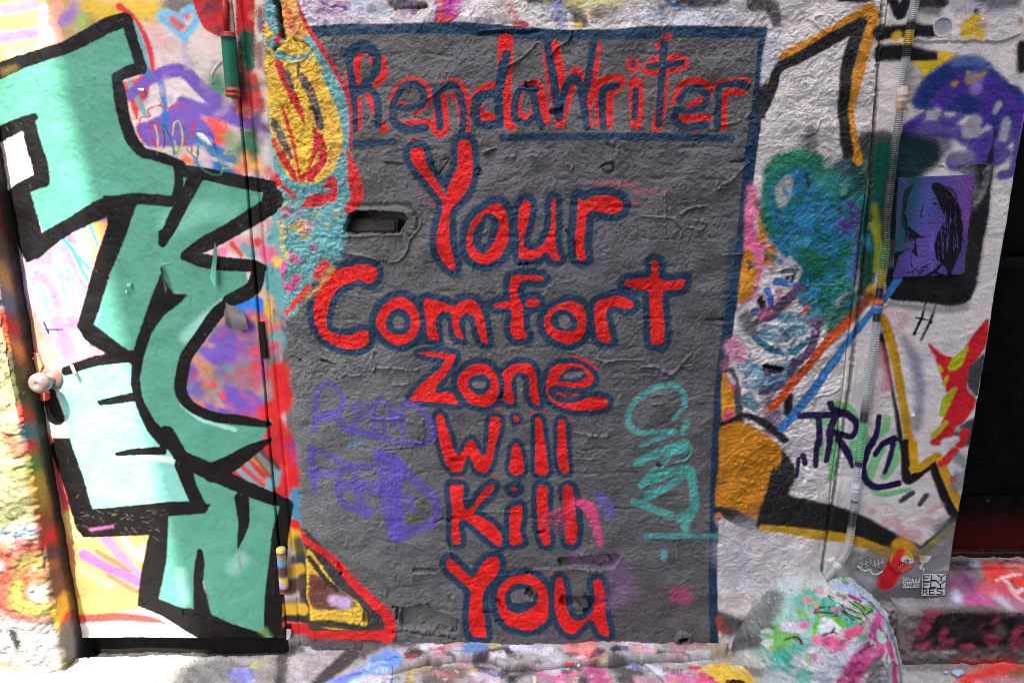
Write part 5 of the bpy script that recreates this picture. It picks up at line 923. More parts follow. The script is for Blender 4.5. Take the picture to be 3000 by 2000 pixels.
b.st('F','620,1160,40 660,1150,44 770,1180,50', 0, (106,176,52), .008); b.st('F','610,1170,24 600,1240,22 610,1300,16', 0, (106,176,52), .006); b.st('F','380,1220,90 420,1300,90 440,1250,80 400,1350,40', 0, (116,176,90), .015); b.st('F','500,1230,30 500,1280,30',0,(106,160,70),.01); b.st('F','530,1110,50', 0, (130,176,100), .015)
b.st('F','680,1200,110 700,1230,110 650,1210,60', 0, (206,206,206), .012); b.st('F','520,1210,60 450,1200,60', 0, (216,206,212), .012); b.st('F','540,1190,44', 0, (232,130,170), .012); b.st('F','570,1030,40', 0, (226,120,140), .012); b.st('F','610,1040,10 620,1080,14', 0, (236,170,60), .004)
for t in ('620,1280 660,1250 710,1240 760,1260','700,1240 715,1215','450,1280 490,1265 520,1280','510,1270 530,1310 510,1340','720,1360 750,1350'): b.st('F', t, 13, (40,40,40), .003, .9)
b.st('F','650,1300,50 740,1280,60 880,1220,50', 0, (214,84,130), .012); b.st('F','700,1340,60 800,1320,50', 0, (214,96,140), .02,.8); b.st('F','620,1290,60', 0, (230,120,160), .02)
b.st('F','430,1400,90 460,1450,80 440,1370,60', 0, (84,170,150), .015); b.st('F','490,1340,60 560,1370,70', 0, (96,176,150), .02); b.st('F','600,1420,150 560,1500,60', 0, (206,200,206), .03); b.st('F','560,1520,90', 0, (96,176,150), .02,.9)
b.st('F','760,1420,110 680,1568,110 860,1330,90', 0, (190,190,200), .03,.9); b.st('F','960,1350,110 880,1440,130 800,1568,130', 0, (176,70,120), .03); b.st('F','1080,1130,60 960,1240,70', 0, (206,90,150), .012); b.st('F','980,1240,90 1040,1340,90 960,1380,110', 0, (200,84,140), .012)
b.st('F','1060,1200,30 1120,1340,60 1180,1450,60 1200,1568,60', 0, (190,70,120), .012); b.st('F','1060,1270,70', 0, (160,200,180), .015); b.st('F','950,1180,60 920,1240,40', 0, (160,150,146), .01); b.st('F','980,1310,50', 0, (176,174,170), .012); b.st('F','1010,1460,110 1000,1568,110', 0, (120,116,110), .03)
for t in ('1040,1430 1090,1500 1140,1550','1130,1300 1170,1340 1190,1400','870,1370 920,1340 980,1320','1100,1380 1080,1440'): b.st('F', t, 10, (50,44,46), .004, .8)
b.st('F','1180,1350,30 1200,1420,30', 0, (186,184,180), .01); b.st('F','1060,1530,50', 0, (176,178,176), .012); b.st('F','1180,1170,50 1250,1400,60 1290,1568,60', 0, (130,126,126), .02,.9)
b.st('F','400,1000,90 330,1130,110 260,1250,110', 0, (112,106,104), .04,.85); b.st('F','300,1290,90 200,1330,80', 0, (84,80,84), .04,.9); b.st('F','230,1400,90 330,1500,60', 0, (110,100,90), .04,.8); b.st('F','270,1400,90 350,1440,60', 0, (206,206,200), .02,.7)
for q in range(90):
    x, y, r0 = random.uniform(-.27,.27), random.uniform(-.3,.22), random.uniform(.004,.018); n_ = random.randint(5, 9)
    b.pg('M', ' '.join('%f,%f' % (x+r0*random.uniform(.4,1.3)*math.cos(6.283*k/n_), y+r0*random.uniform(.4,1.3)*math.sin(6.283*k/n_)) for k in range(n_)), random.choice([(206,204,200),(96,176,150),(130,126,120),(176,182,180),(110,170,80),(206,110,150),(70,66,64)]), .002, random.uniform(.3,.8), False, 2, True)
for q in range(700):
    x, y = random.uniform(-.3,.3), random.uniform(-.3,.25); b.st('M','%f,%f,%f %f,%f,%f' % (x,y,.0025,x+random.uniform(-.004,.004),y+random.uniform(-.004,.004),.0018),0,random.choice([(40,38,38),(226,222,222),(150,146,140),(206,90,140)]),.0015,random.uniform(.4,.9),False,1,True)
NA, NB = 230, 160
th = np.linspace(-.12, math.pi+.12, NA)[None]; ph = np.linspace(0, math.pi/2, NB)[:, None]
bn = [fftnoise(NB, NA, .004, a, q, s) for a, q, s in ((.008,.025,83),(.03,.1,84),(.1,.5,85))]
rad = 1+.013*bn[2]+.004*bn[1]+.0016*bn[0]+.0016*rng.standard_normal(bn[0].shape)*.6+.006*sstep(.8,.9,bn[1])
se = .85
cp_, sp_ = np.cos(ph)**se, np.sin(ph)**.95
Px = 1.075+.270*rad*np.cos(th)*cp_ - .02*sp_; Py = .03-.33*rad*np.sin(th)*cp_; Pz = -.06+.335*rad*sp_+0*th
Px = Px-.03*np.where(np.cos(th) < 0, 1, 0)*np.abs(np.cos(th))*(1-sp_)**2
Pb = np.stack([Px, Py+0*ph, Pz], -1); rel = Pb-np.array([1.1,-.17,.12]); Cb = bc.sample(bc.C, rel[...,0], rel[...,1]*.62+rel[...,2]*.7846)
mound = grid_mesh('concrete_mound', Pb, Cb, MC); tag(mound, 'rounded concrete mound painted green, white and magenta at the foot of the conduit', 'concrete block')

# ================================================================== doorstep and black doorway at the right
dc = Canvas((1.7,-.04,.12), (1,0,0), (0,.6,.8), -.5, 1.0, -.45, .45, .0025, (128,122,118), 91)
d_ = dc
d_.st('T','700,760,60 900,780,50 1300,790,40', 0, (150,146,146), .02); d_.st('T','1400,600,150 1500,700,150', 0, (140,80,120), .04); d_.st('T','1500,740,60 1700,740,80 1600,680,90', 0, (206,96,150), .03); d_.st('T','1400,350,60 1560,360,60', 0, (56,50,56), .03); d_.st('T','1640,350,50', 0, (150,160,180), .02,.9)
d_.st('T','1500,480,90 1560,560,90', 0, (120,60,110), .03,.9); d_.st('T','1380,720,60 1410,650,50', 0, (200,206,220), .02,.9); d_.st('T','1820,680,110 1880,780,60', 0, (206,200,214), .02)
d_.st('T','1750,380,60 2091,370,60', 0, (214,50,44), .02); d_.st('T','1800,480,130 2091,500,150', 0, (232,66,52), .03); d_.st('T','1700,600,90 1900,620,110 2091,700,110', 0, (214,80,100), .03,.9); d_.st('T','2000,360,40 2091,350,40', 0, (210,150,150), .02,.8); d_.st('T','1950,780,60 2091,800,60', 0, (176,120,140), .03,.9)
d_.st('T','1820,520,16 1900,490,20 2000,465,24 2091,455,20', 0, (236,200,196), .004); d_.st('T','1900,490,26 1960,560,26 2030,640,26 2091,600,20', 0, (236,206,204), .004); d_.st('T','1960,600,24 2010,680,40 2080,750,40', 0, (240,170,168), .006)
d_.st('T','1350,400,12 2091,385,12', 0, (70,40,46), .006,.7)
d_.st('T','1000,830,30 1400,820,26 1700,830,30', 0, (104,96,90), .02); d_.pg('T','1000,860 1150,840 1700,850 1990,870 2110,850 2110,1250 1000,1260 985,1000', (44,40,42), .012)
for t in ('1020,890,60 1080,860,60 1180,880,50','1040,950,90 1040,1060,90 1100,950,50','1240,880,40 1300,880,30','1260,1040,60 1270,1110,60','1060,1200,50 1150,1180,50 1050,1230,40','1380,1140,50 1260,1230,50','1540,1190,110 1600,1210,90','1560,890,50 1660,870,40','1740,920,60 1730,980,60','1640,1010,60','1740,1120,90 1830,1150,110','1900,880,60','2000,1020,60 1980,1120,60','2010,1180,50','2060,1220,60 2091,1160,90'): d_.st('T', t, 0, (158,58,80), .008, .82)
d_.st('T','1180,900,40 1160,960,60 1170,1060,40', 0, (30,28,30), .006); d_.st('T','1200,900,40 1300,880,50 1480,900,50 1690,880,50', 0, (30,28,28), .006); d_.st('T','1640,1020,30 1800,960,40 1960,880,40', 0, (30,28,28), .006); d_.st('T','1900,940,50 1900,1250,50', 0, (28,26,26), .006); d_.st('T','1500,1130,60 1700,1150,60 1740,1220,40', 0, (30,28,28), .006)
d_.st('T','1800,1000,30 1860,1060,30', 0, (110,100,84), .02,.8); d_.st('T','940,1330,110 1300,1330,110 2091,1310,110', 0, (108,100,92), .03); d_.st('T','1500,1360,36 1700,1375,40 2091,1350,36', 0, (176,32,30), .02,.9); d_.st('T','1020,1250,10 1250,1250,12 1450,1255,10', 0, (170,166,160), .006,.8)
d_.st('T','860,1000,90 880,1250,90', 0, (120,112,108), .03); d_.st('T','940,1130,60 950,1050,50', 0, (150,90,110), .03,.6)
sec = [(-.072,-.06),(-.074,-.02),(-.072,.05),(-.070,.10),(-.069,.15),(-.066,.164),(-.058,.171),(-.04,.174),(.0,.180),(.03,.198),(.06,.228),(.085,.248),(.092,.252),(.094,.268),(.10,.275),(.13,.278),(.18,.28)]
sec = np.array(sec); sl_ = np.r_[0, np.cumsum(np.hypot(*np.diff(sec, axis=0).T))]; ss = np.arange(0, sl_[-1], .004); sy_ = np.interp(ss, sl_, sec[:,0]); sz_ = np.interp(ss, sl_, sec[:,1])
ny = np.gradient(sz_); nz_ = -np.gradient(sy_); nl = np.hypot(ny, nz_); ny, nz_ = -ny/nl, -nz_/nl
xs = np.concatenate([[1.318,1.319,1.321,1.324], np.arange(1.328, 2.25, .004), np.arange(2.27, 3.3, .05)])
dn = [fftnoise(len(ss), len(xs), .004, a, q, s) for a, q, s in ((.01,.03,93),(.03,.12,94),(.1,.4,95))]
Hs = .0007*dn[0]+.0016*dn[1]+.002*dn[2]+.002*sstep(.8,.9,dn[1])
Hs = Hs-.012*np.exp(-((ss[:,None]-.250)/.010)**2)*0 - .006*np.exp(-((ss[:,None]-.105-.0)/.004)**2)*0
rec = sstep(.095,.105,sz_)[:,None]*0
Xs2, _ = np.meshgrid(xs, ss); ins = .05*sstep(1.328, 1.318, Xs2)
nyv, nzv = (-np.abs(ny))[:,None], np.abs(nz_)[:,None]
Py_ = sy_[:,None]+Hs*nyv+ins*(sz_[:,None] < .3); Pz_ = sz_[:,None]+Hs*nzv-ins*.0
Pd = np.stack([Xs2, Py_, Pz_], -1); rel = Pd-np.array([1.7,-.04,.12]); Cd = dc.sample(dc.C, rel[...,0], rel[...,1]*.6+rel[...,2]*.8)
stepo = grid_mesh('doorstep', Pd, Cd, MC); tag(stepo, 'worn stone doorstep sprayed red and pink below the black doorway', 'doorstep')
# broken ledge under the pier, left of the step
lc = []
xs = np.arange(1.06, 1.335, .004); ss2 = ss[ss < .30]; n2 = len(ss2)
ln = fftnoise(n2, len(xs), .004, .012, .06, 97); Xl, _ = np.meshgrid(xs, ss2)
Pl = np.stack([Xl, (sy_[:n2,None]+.020)-.003*ln*1.0+.03*sstep(1.325,1.335,Xl), sz_[:n2,None]+.002*ln-.01], -1)
rel = Pl-np.array([1.7,-.04,.12]); Cl = dc.sample(dc.C, rel[...,0].clip(-.49), rel[...,1]*.6+rel[...,2]*.8)
tag(grid_mesh('broken_ledge', Pl, Cl, MC), 'grey broken concrete ledge under the pier beside the mound', 'ledge')
ddoor = thing('black_shutter', 'black metal door recessed at the far right, oversprayed red along its bottom', 'door')
kc = Canvas((0,.13,0), (1,0,0), (0,0,1), 1.4, 3.2, .2, 2.4, .005, (11,10,10), 99)
kc.st('P','2780,1600,110 3000,1590,110 3200,1590,110', 0, (92,20,18), .10, .5); kc.st('P','2780,1630,40 3100,1625,40', 0, (110,30,26), .06, .5)
for za, zb in ((.275,.497),(.503,1.35),(1.356,2.4)):
    xs = np.linspace(1.47, 3.1, 90); zs = np.linspace(za, zb, max(int((zb-za)/.02), 6)); Xk, Zk = np.meshgrid(xs, zs)
    kn = fftnoise(len(zs), len(xs), .02, .06, .5, int(za*100)+5)
    e_ = .008*((np.abs(Zk-za) < 1e-6) | (np.abs(Zk-zb) < 1e-6))
    grid_mesh('panel', np.stack([Xk, .13-.0012*kn+e_, Zk], -1), kc.sample(kc.C, Xk, Zk), MBK, ddoor)
for px_, py_ in ((2893,1466),(2872,1608),(2960,1720-110)):
    q = hit([px_, py_], (0,1,0), (0,.13,0)); lathe('bolt', [(0,.006),(.004,.006),(.006,.003)], q, (0,-1,0), MM, ddoor, (30,24,24), 10)
rbox('sill_bar', (1.49, .105, .262), (3.1, .135, .292), MM, ddoor, (40,18,18), .003)
rbox('backing', (1.4, .16, .1), (3.3, .2, 3.0), plain('black_void', (10,9,9), .8), ddoor)
rbox('lintel_wall', (1.515, .0, 2.5), (4.2, .25, 7.0), plain('upper_render_right', (150,146,148), .8), ddoor)
rbox('side_wall', (3.2, .0, .3), (4.2, .25, 2.5), plain('side_render', (120,116,118), .8), ddoor)

# ================================================================== conduit
cpts = [('D',1305,-150),('D',1300,0),('D',1280,120),('D',1252,300),('D',1225,520),('D',1205,700),('D',1170,950),('D',1140,1200),('D',1110,1480),('E',1108,260),('E',1080,480),('E',1058,660),('E',1028,950),('E',990,1200),('E',965,1400),('F',940,50),('F',920,220),('F',900,400),('F',882,560),('F',866,650),('F',835,740),('F',800,790),('F',740,858),('F',695,905)]
pa = np.array([[FR[f][0]+x/FR[f][2], FR[f][1]+y/FR[f][2]] for f, x, y in cpts])
pa = spline(np.column_stack([pa, np.zeros(len(pa))]), False, 10)[:, :2]
c3 = hit(pa, (0,1,0), (0,-.024,0)); bend = sstep(1745, 1650, pa[:,1]); c3[:,1] = -.024
L3 = np.r_[0, np.cumsum(np.linalg.norm(np.diff(c3, axis=0), axis=1))]
def along(l): return np.array([np.interp(l, L3, c3[:, k]) for k in range(3)])
def srcy(l): return float(np.interp(l, L3, pa[:, 1]))
tones = [(0,(206,204,200)),(55,(206,206,204)),(70,(40,38,40)),(88,(50,48,46)),(92,(214,180,50)),(128,(220,186,50)),(136,(50,46,40)),(165,(60,58,56)),(176,(206,204,200)),(245,(206,202,200)),(262,(214,186,164)),(320,(206,170,140)),(338,(190,186,180)),(400,(150,146,142)),(440,(110,108,104)),(470,(40,110,84)),(500,(46,100,84)),(520,(70,84,60)),(545,(110,100,100)),(600,(96,92,90)),(660,(80,80,78)),(705,(110,112,80)),(730,(110,170,90)),(780,(100,160,90)),(800,(214,190,60)),(835,(206,170,50)),(845,(44,46,44)),(872,(40,44,42)),(874,(232,100,40)),(890,(232,100,40)),(893,(90,160,220)),(915,(90,160,220)),(918,(50,48,48)),(938,(50,48,48)),(945,(200,198,196)),(1150,(206,204,200)),(1200,(120,118,116)),(1210,(60,56,60)),(1232,(70,66,70)),(1240,(110,206,130)),(1320,(120,206,140)),(1345,(110,200,130)),(1352,(44,30,80)),(1362,(50,40,90)),(1370,(206,206,204)),(1420,(212,210,208)),(1460,(200,200,198)),(1466,(60,58,56)),(1474,(190,188,186)),(1490,(170,168,166)),(1500,(60,56,54)),(1535,(70,66,62)),(1550,(180,178,176)),(1568,(200,190,150)),(1572,(226,180,50)),(1577,(210,190,140)),(1585,(206,204,202)),(1720,(206,204,200))]
ty = np.array([t[0] for t in tones]); tcx = np.array([lin(t[1]) for t in tones])
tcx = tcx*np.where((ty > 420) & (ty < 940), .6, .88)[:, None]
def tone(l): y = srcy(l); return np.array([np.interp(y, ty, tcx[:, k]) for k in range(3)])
cond = thing('conduit', 'ribbed plastic conduit running down the pier and elbowing behind the mound', 'conduit')
def tube(name, l0, l1, rib, r0, mat):
    ls = []; rr = []; l = l0; p = .0054
    if rib:
        while l < l1: ls += [l, l+p*.30, l+p*.46, l+p*.84]; rr += [r0, r0, r0-.0032, r0-.0032]; l += p
    else:
        for f_, r_ in ((0,r0*.96),(.04,r0),(.3,r0),(.33,r0*1.07),(.42,r0*1.07),(.45,r0),(.58,r0),(.61,r0*1.07),(.70,r0*1.07),(.73,r0),(.96,r0),(1,r0*.96)): ls.append(l0+(l1-l0)*f_); rr.append(r_)
    seg = 14; V = []; C = []; Fc = []
    for l, r in zip(ls, rr):
        p0 = along(l); t = Vector(along(l+.004)-along(l-.004)).normalized() if l < L3[-1]-.004 else Vector(along(l)-along(l-.006)).normalized()
        u = Vector((0,-1,0)); v = t.cross(u).normalized(); cc = tone(l)
        for s in range(seg):
            a = 2*math.pi*s/seg; V.append(Vector(p0)+u*(r*math.cos(a))+v*(r*math.sin(a))); C.append(cc*(.6 if r < r0-.001 else 1))  # grooves coloured darker, painting in shade between the ribs
    n = len(ls)
    for k in range(n-1):
        for s in range(seg): Fc.append([k*seg+s, k*seg+(s+1) % seg, (k+1)*seg+(s+1) % seg, (k+1)*seg+s])
    me = bpy.data.meshes.new(name); me.from_pydata(V, [], Fc); me.update(); me.polygons.foreach_set('use_smooth', [True]*len(Fc)); setcol(me, np.array(C)); me.materials.append(mat); return link(name, me, cond)
MCO = painted('conduit_plastic', .38, .5, .06, 200, .1, .25)
def lof(y): return float(np.interp(y, pa[:,1], L3))
cuts = [(lof(255), lof(318)), (lof(868), lof(918)), (lof(1412), lof(1450))]
l = 0
for a_, b_ in cuts: tube('ribbed_tube', l, a_, True, .0125, MCO); tube('coupling', a_, b_, False, .0138, MCO); l = b_
le = lof(1652); tube('ribbed_tube', l, le, True, .0125, MCO); tube('ribbed_elbow', le, L3[-1]-.002, True, .0128, MCO); tube('collar', lof(1648), lof(1664), False, .0148, MCO)
for py_, sx_ in ((1650, -1),):
    q = along(lof(py_)); rbox('clip', (q[0]-.030, -.012, q[2]-.008), (q[0]-.004, .0, q[2]+.010), MCO, cond, (206,204,202), .003, 0, .5)
# ================================================================== door furniture
kn = hit([151, 1107], (0,1,0), (0,.012,0))
rp = [(0,.036),(.004,.0365),(.007,.034),(.010,.026),(.012,.018),(.028,.014),(.034,.018),(.042,.029),(.053,.0335),(.064,.0325),(.073,.026),(.076,.016),(.0762,.008),(.074,.0055),(.073,.002)]
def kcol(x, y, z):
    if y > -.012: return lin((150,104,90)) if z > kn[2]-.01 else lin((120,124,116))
    return lin((140,118,112))*(.75 if (x-kn[0]) > .012 else 1)  # right side of the knob coloured darker, shading painted in
lathe('door_knob', rp, kn-np.array([0,-.002,0]), (0,-1,0), painted('worn_metal_paint', .24, .8, .05, 200, .2, .4), door, kcol, 32)
hp = hit([[100,1030],[85,1120],[140,1178]], (0,1,0), (0,.0,0))
V=[]; 
def plate(name, pts, y0, y1, col, parent, mat=MM, bevel=0):
    """flat plate cut to an outline given in photo px, standing between depths y0 (back) and y1 (front)"""
    q = hit(pts, (0,1,0), (0,y1,0)); n = len(q); V = [(p[0], y1, p[2]) for p in q]+[(p[0], y0, p[2]) for p in q]
    Fc = [list(range(n))]+[list(range(n, 2*n))[::-1]]+[[i, n+i, n+(i+1)%n, (i+1)%n] for i in range(n)]
    o = raw(name, V, Fc, mat, parent, col)
    import bmesh
    bm = bmesh.new(); bm.from_mesh(o.data); bmesh.ops.recalc_face_normals(bm, faces=bm.faces); bm.to_mesh(o.data); bm.free(); return o
u2s = lambda f, s: [(FR[f][0]+float(t.split(',')[0])/FR[f][2], FR[f][1]+float(t.split(',')[1])/FR[f][2]) for t in s.split()]
la = plate('latch_plate', u2s('U','215,1140 235,1128 285,1140 320,1230 300,1300 320,1420 372,1440 375,1490 340,1500 260,1500 215,1510 190,1470'), .012, .004, lambda x,y,z: lin((216,150,110)) if z > .96 else lin((214,74,64)), door)
lathe('bolt', [(0,.008),(.006,.008),(.010,.005)], hit(u2s('U','242,1170')[0], (0,1,0), (0,.004,0)), (0,-1,0), MM, la, (216,140,110), 12)
plate('strike_plate', u2s('U','118,1150 205,1135 222,1320 215,1500 190,1490 150,1330'), .0, -.006, lambda x,y,z: lin((110,104,60)) if x < -1.55 else lin((206,214,150)), door)
def barrel(name, f, x0, y0, x1, y1, r, cols, y):
    p0 = hit((FR[f][0]+x0/FR[f][2], FR[f][1]+y0/FR[f][2]), (0,1,0), (0,y,0)); p1 = hit((FR[f][0]+x1/FR[f][2], FR[f][1]+y1/FR[f][2]), (0,1,0), (0,y,0)); L = np.linalg.norm(p1-p0)
    pr = [(0,r*.7),(.002,r*.95),(.006,r),(.010,r),(.0105,r*1.06),(.016,r*1.06),(.0165,r)]+[(L*k/12., r) for k in range(2,11)]+[(L-.022,r),(L-.0215,r*1.05),(L-.015,r*1.05),(L-.0145,r*.97),(L-.008,r*.97),(L-.0078,r*1.05),(L-.003,r*1.03),(L,r*.8)]
    def cf(X_, Y_, Z_):
        t = np.clip((p0[2]-Z_)/(p0[2]-p1[2]), 0, 1); k = [c_ for a_, c_ in cols if t >= a_][-1]; return lin(k)
    return lathe(name, pr, p0, p1-p0, MM, door, cf, 24)
barrel('hinge_barrel','A',1495,212,1530,640,.0200,[(0,(150,34,40)),(.08,(28,96,76)),(.7,(40,90,74)),(.86,(150,70,50))],-.006)
rodp = [hit(u2s('A',t)[0], (0,1,0), (0,.004,0)) for t in ('1468,-20','1490,215')]
lathe('hinge_pin', [(0,.008),(np.linalg.norm(rodp[1]-rodp[0]),.008)], rodp[0], rodp[1]-rodp[0], MM, door, (150,30,34), 12)
barrel('hinge_barrel','C',1842,680,1868,975,.0155,[(0,(190,180,100)),(.07,(150,130,110)),(.25,(70,160,190)),(.36,(90,60,70)),(.6,(220,190,60)),(.75,(170,150,190)),(.86,(110,60,60))],-.004)
plate('hinge_slot', u2s('B','1698,770 1724,768 1750,1008 1720,1010'), .022, .0065, (10,9,9), door)  # black plate stands in for the dark of a slot at the hinge line
# curls of peeling paint
def flake(f, pts, lift, col, colb=None, curl=1.):
    a = np.array(u2s(f, pts)); n = 8; V = []; C = []
    # pts: attached edge p0,p1 then free edge p2,p3
    for i in range(n+1):
        t = i/n
        for jx in range(5):
            s = jx/4; e0 = a[0]*(1-s)+a[1]*s; e1 = a[3]*(1-s)+a[2]*s; p = e0*(1-t)+e1*t
            y = .010-lift*math.sin(t*math.pi*.5*curl); q = hit(p, (0,1,0), (0,y,0)); V.append(q); C.append(lin(col)*(1-t**3)+lin(colb or col)*t**3)
    Fc = [[i*5+k, i*5+k+1, (i+1)*5+k+1, (i+1)*5+k] for i in range(n) for k in range(4)]
    o = raw('paint_flake', V, Fc, MD, door, col, True); o.data.color_attributes.remove(o.data.color_attributes['paint']); setcol(o.data, np.array(C)); return o
flake('B','1478,640 1600,700 1630,815 1530,820', .030, (96,92,94), (120,116,118), 1.5)
flake('B','1490,635 1470,700 1480,790 1530,820', .02, (84,82,84), None, 1.6)
flake('B','1062,400 1050,420 1085,580 1098,560', .016, (40,40,38), (90,96,92), 1.4)
flake('B','1410,240 1425,300 1412,548 1378,480', .018, MINT, (110,190,166), 1.4)
flake('B','455,1045 480,1050 505,1110 490,1128', .012, (236,220,190), (20,20,22), 1.2)
flake('B','830,512 860,510 858,530 832,535', .010, MINT, MINTL); flake('B','818,560 834,556 832,576 820,578', .008, MINT, MINTL)
flake('A','900,580 944,578 944,600 920,598', .010, (200,196,200), (90,90,96))
flake('C','1880,1210 1912,1215 1905,1270 1880,1285', .012, (150,130,126), (190,186,180))
# ================================================================== posters and stickers on the pier
def sheet(name, f, quad, nu, nv, label, cat, base, paint, y=-.004, px=.0011, wob=.0012, mask=None, thick=.0006):
    a = np.array(u2s(f, quad)); q = hit(a, (0,1,0), (0,y,0))
    cv = Canvas((0,y,0), (1,0,0), (0,0,1), q[:,0].min()-.01, q[:,0].max()+.01, q[:,2].min()-.01, q[:,2].max()+.01, px, base, hash_(name+label))
    paint(cv)
    s = np.linspace(0,1,nu)[None,:,None]; t = np.linspace(0,1,nv)[:,None,None]
    P = (q[0]*(1-s)+q[1]*s)*(1-t)+(q[3]*(1-s)+q[2]*s)*t
    C = cv.sample(cv.C, P[...,0], P[...,2]); wn = fftnoise(nv, nu, px, .006, .05, 7)
    P = P.copy(); P[...,1] -= wob*.5*np.abs(wn)
    me = bpy.data.meshes.new(name); h, w = nv, nu; i = np.arange(h*w).reshape(h,w); fq = np.stack([i[:-1,:-1], i[1:,:-1], i[1:,1:], i[:-1,1:]], -1).reshape(-1,4)
    if mask is not None:
        uvc = np.stack(np.meshgrid(np.linspace(0,1,nu), np.linspace(0,1,nv)), -1); mk = mask(uvc[...,0], uvc[...,1]); ok = mk.reshape(-1)[fq].all(1); fq = fq[ok]
        used = np.unique(fq); rm = -np.ones(h*w, int); rm[used] = np.arange(len(used)); fq = rm[fq]; V = P.reshape(-1,3)[used]; C = C.reshape(-1,3)[used]
    else: V = P.reshape(-1,3); C = C.reshape(-1,3)
    me.from_pydata(V.tolist(), [], fq.tolist()); me.update(); me.polygons.foreach_set('use_smooth', [True]*len(fq)); setcol(me, C); me.materials.append(MPAP)
    o = link(name, me); md = o.modifiers.new('thickness', 'SOLIDIFY'); md.thickness = thick; md.offset = -1 if False else 1
    return tag(o, label, cat)
def hash_(s): return sum(ord(ch)*(i+1) for i, ch in enumerate(s)) % 9973
def lines(cv, f, w, col, s, soft=.0006): 
    for t in s.split('|'): cv.st(f, t, w, col, soft, 1, False, .1)
def p_portrait(v):
    INK=(22,19,26)
    v.st('S','300,300,200 300,700,200', 0, (84,62,130), .05, .9); v.st('S','980,300,150 960,700,150 940,600,100', 0, (128,76,160), .05, .9)
    v.st('S','450,240,150 420,500,170 340,800,170 250,950,120', 0, (24,84,84), .04, .85); v.st('S','600,400,120 560,560,120 520,700,100', 0, (84,96,170), .04, .8); v.st('S','620,800,150 500,1100,200 700,1000,150', 0, (112,88,180), .04, .7)
    v.st('S','800,250,160', 0, (104,86,170), .04,.7)
    # hair on the right side
    v.C *= .84
    v.pg('S','620,340 640,300 700,300 760,340 820,400 870,480 910,560 930,680 945,760 930,850 930,950 900,1040 870,1100 850,1160 800,1240 770,1170 700,1110 665,1050 655,960 665,880 700,790 740,700 745,620 720,560 690,490 665,430', INK, .0015)
    v.pg('S','340,390 380,350 430,330 400,400 370,520 350,640 345,760 320,690 325,520', (18,40,50), .004); v.st('S','350,640,30 370,780,26 350,900,10', 0, INK, .002, .8); v.st('S','390,760,24 430,820,44 490,850,26 560,850,8', 0, INK, .002); v.pg('S','400,760 450,800 500,830 480,860 440,880 400,850', INK, .002)
    v.pg('S','455,880 470,960 478,1050 420,1000 445,960', INK, .002); v.st('S','455,870,8 460,940,10', 0, INK, .001)
    v.st('S','360,790,6 400,880,10 450,900,4', 0, INK, .001); v.st('S','370,800,5 440,900,4', 0, INK, .001)
    v.pg('S','245,1020 300,1000 330,1005 280,1060 260,1150 220,1230 185,1240 180,1100', INK, .003); v.st('S','250,1010,8 330,995,8 430,955,6', 0, INK, .0012)
    v.st('S','415,990,7 410,1060,6 420,1140,7 440,1180,5', 0, INK, .001); v.st('S','560,1250,16 650,1215,26 740,1245,20', 0, INK, .002); v.st('S','660,1200,30 740,1110,24', 0, INK, .002); v.st('S','800,1160,40 810,1240,34', 0, INK, .002)
    # features
    v.st('S','630,466,7 665,460,8 690,466,4', 0, INK, .001); v.st('S','632,515,6 655,508,10 685,520,6', 0, INK, .001); v.st('S','658,518,14', 0, INK, .002); v.st('S','540,510,5 530,560,7 520,600,9 510,640,12 540,645,12', 0, INK, .0018,.9); v.st('S','590,625,12 605,628,8', 0, INK, .001)
    v.st('S','490,722,5 530,712,7 570,716,6 600,708,7 650,713,4', 0, (50,30,70), .001); v.st('S','515,745,4 550,755,6 600,750,4', 0, (50,30,70), .001,.8); v.st('S','500,830,4 560,850,6 630,840,4', 0, (50,34,80), .002,.6)
    r = random.Random(3)
    for k in range(46):
        x0, y0 = r.uniform(680, 860), r.uniform(320, 700); x1 = x0+r.uniform(40, 130); y1 = y0+r.uniform(120, 330)
        v.st('S', '%f,%f,4 %f,%f,4 %f,%f,2' % (x0, y0, (x0+x1)/2+12, (y0+y1)/2-30, min(x1, 965), y1), 0, INK, .0008, .9)
    for k in range(26):
        x0 = r.uniform(690, 900); y0 = r.uniform(500, 900); v.st('S', '%f,%f,3 %f,%f,2' % (x0, y0, x0+r.uniform(-12, 12), y0+r.uniform(80, 260)), 0, (104,84,160), .0008, .75)
    for k in range(14):
        x0, y0 = 900+r.uniform(-30, 20), r.uniform(560, 1050); v.st('S', '%f,%f,5 %f,%f,2' % (x0, y0, x0+r.uniform(30, 70), y0+r.uniform(-10, 60)), 0, INK, .0008, .9)
    for t in ('385,1215 430,1205','430,1240 440,1180 470,1185','470,1200 520,1180 580,1140','480,1230 510,1200 560,1190','520,1160 560,1150 580,1170','500,1240 540,1190'): v.st('S', t, 9, INK, .001, 1, False, .2)
    v.st('S','640,780,4 600,1040,4', 0, (140,120,200), .001,.6); v.st('S','635,850,3 625,1190,3', 0, (140,120,200), .001,.6)
sheet('portrait_poster','S','285,245 1068,215 935,1232 230,1265', 170, 210, 'purple poster of a long-haired woman pasted on the pier beside the conduit', 'poster', (82,70,140), p_portrait)
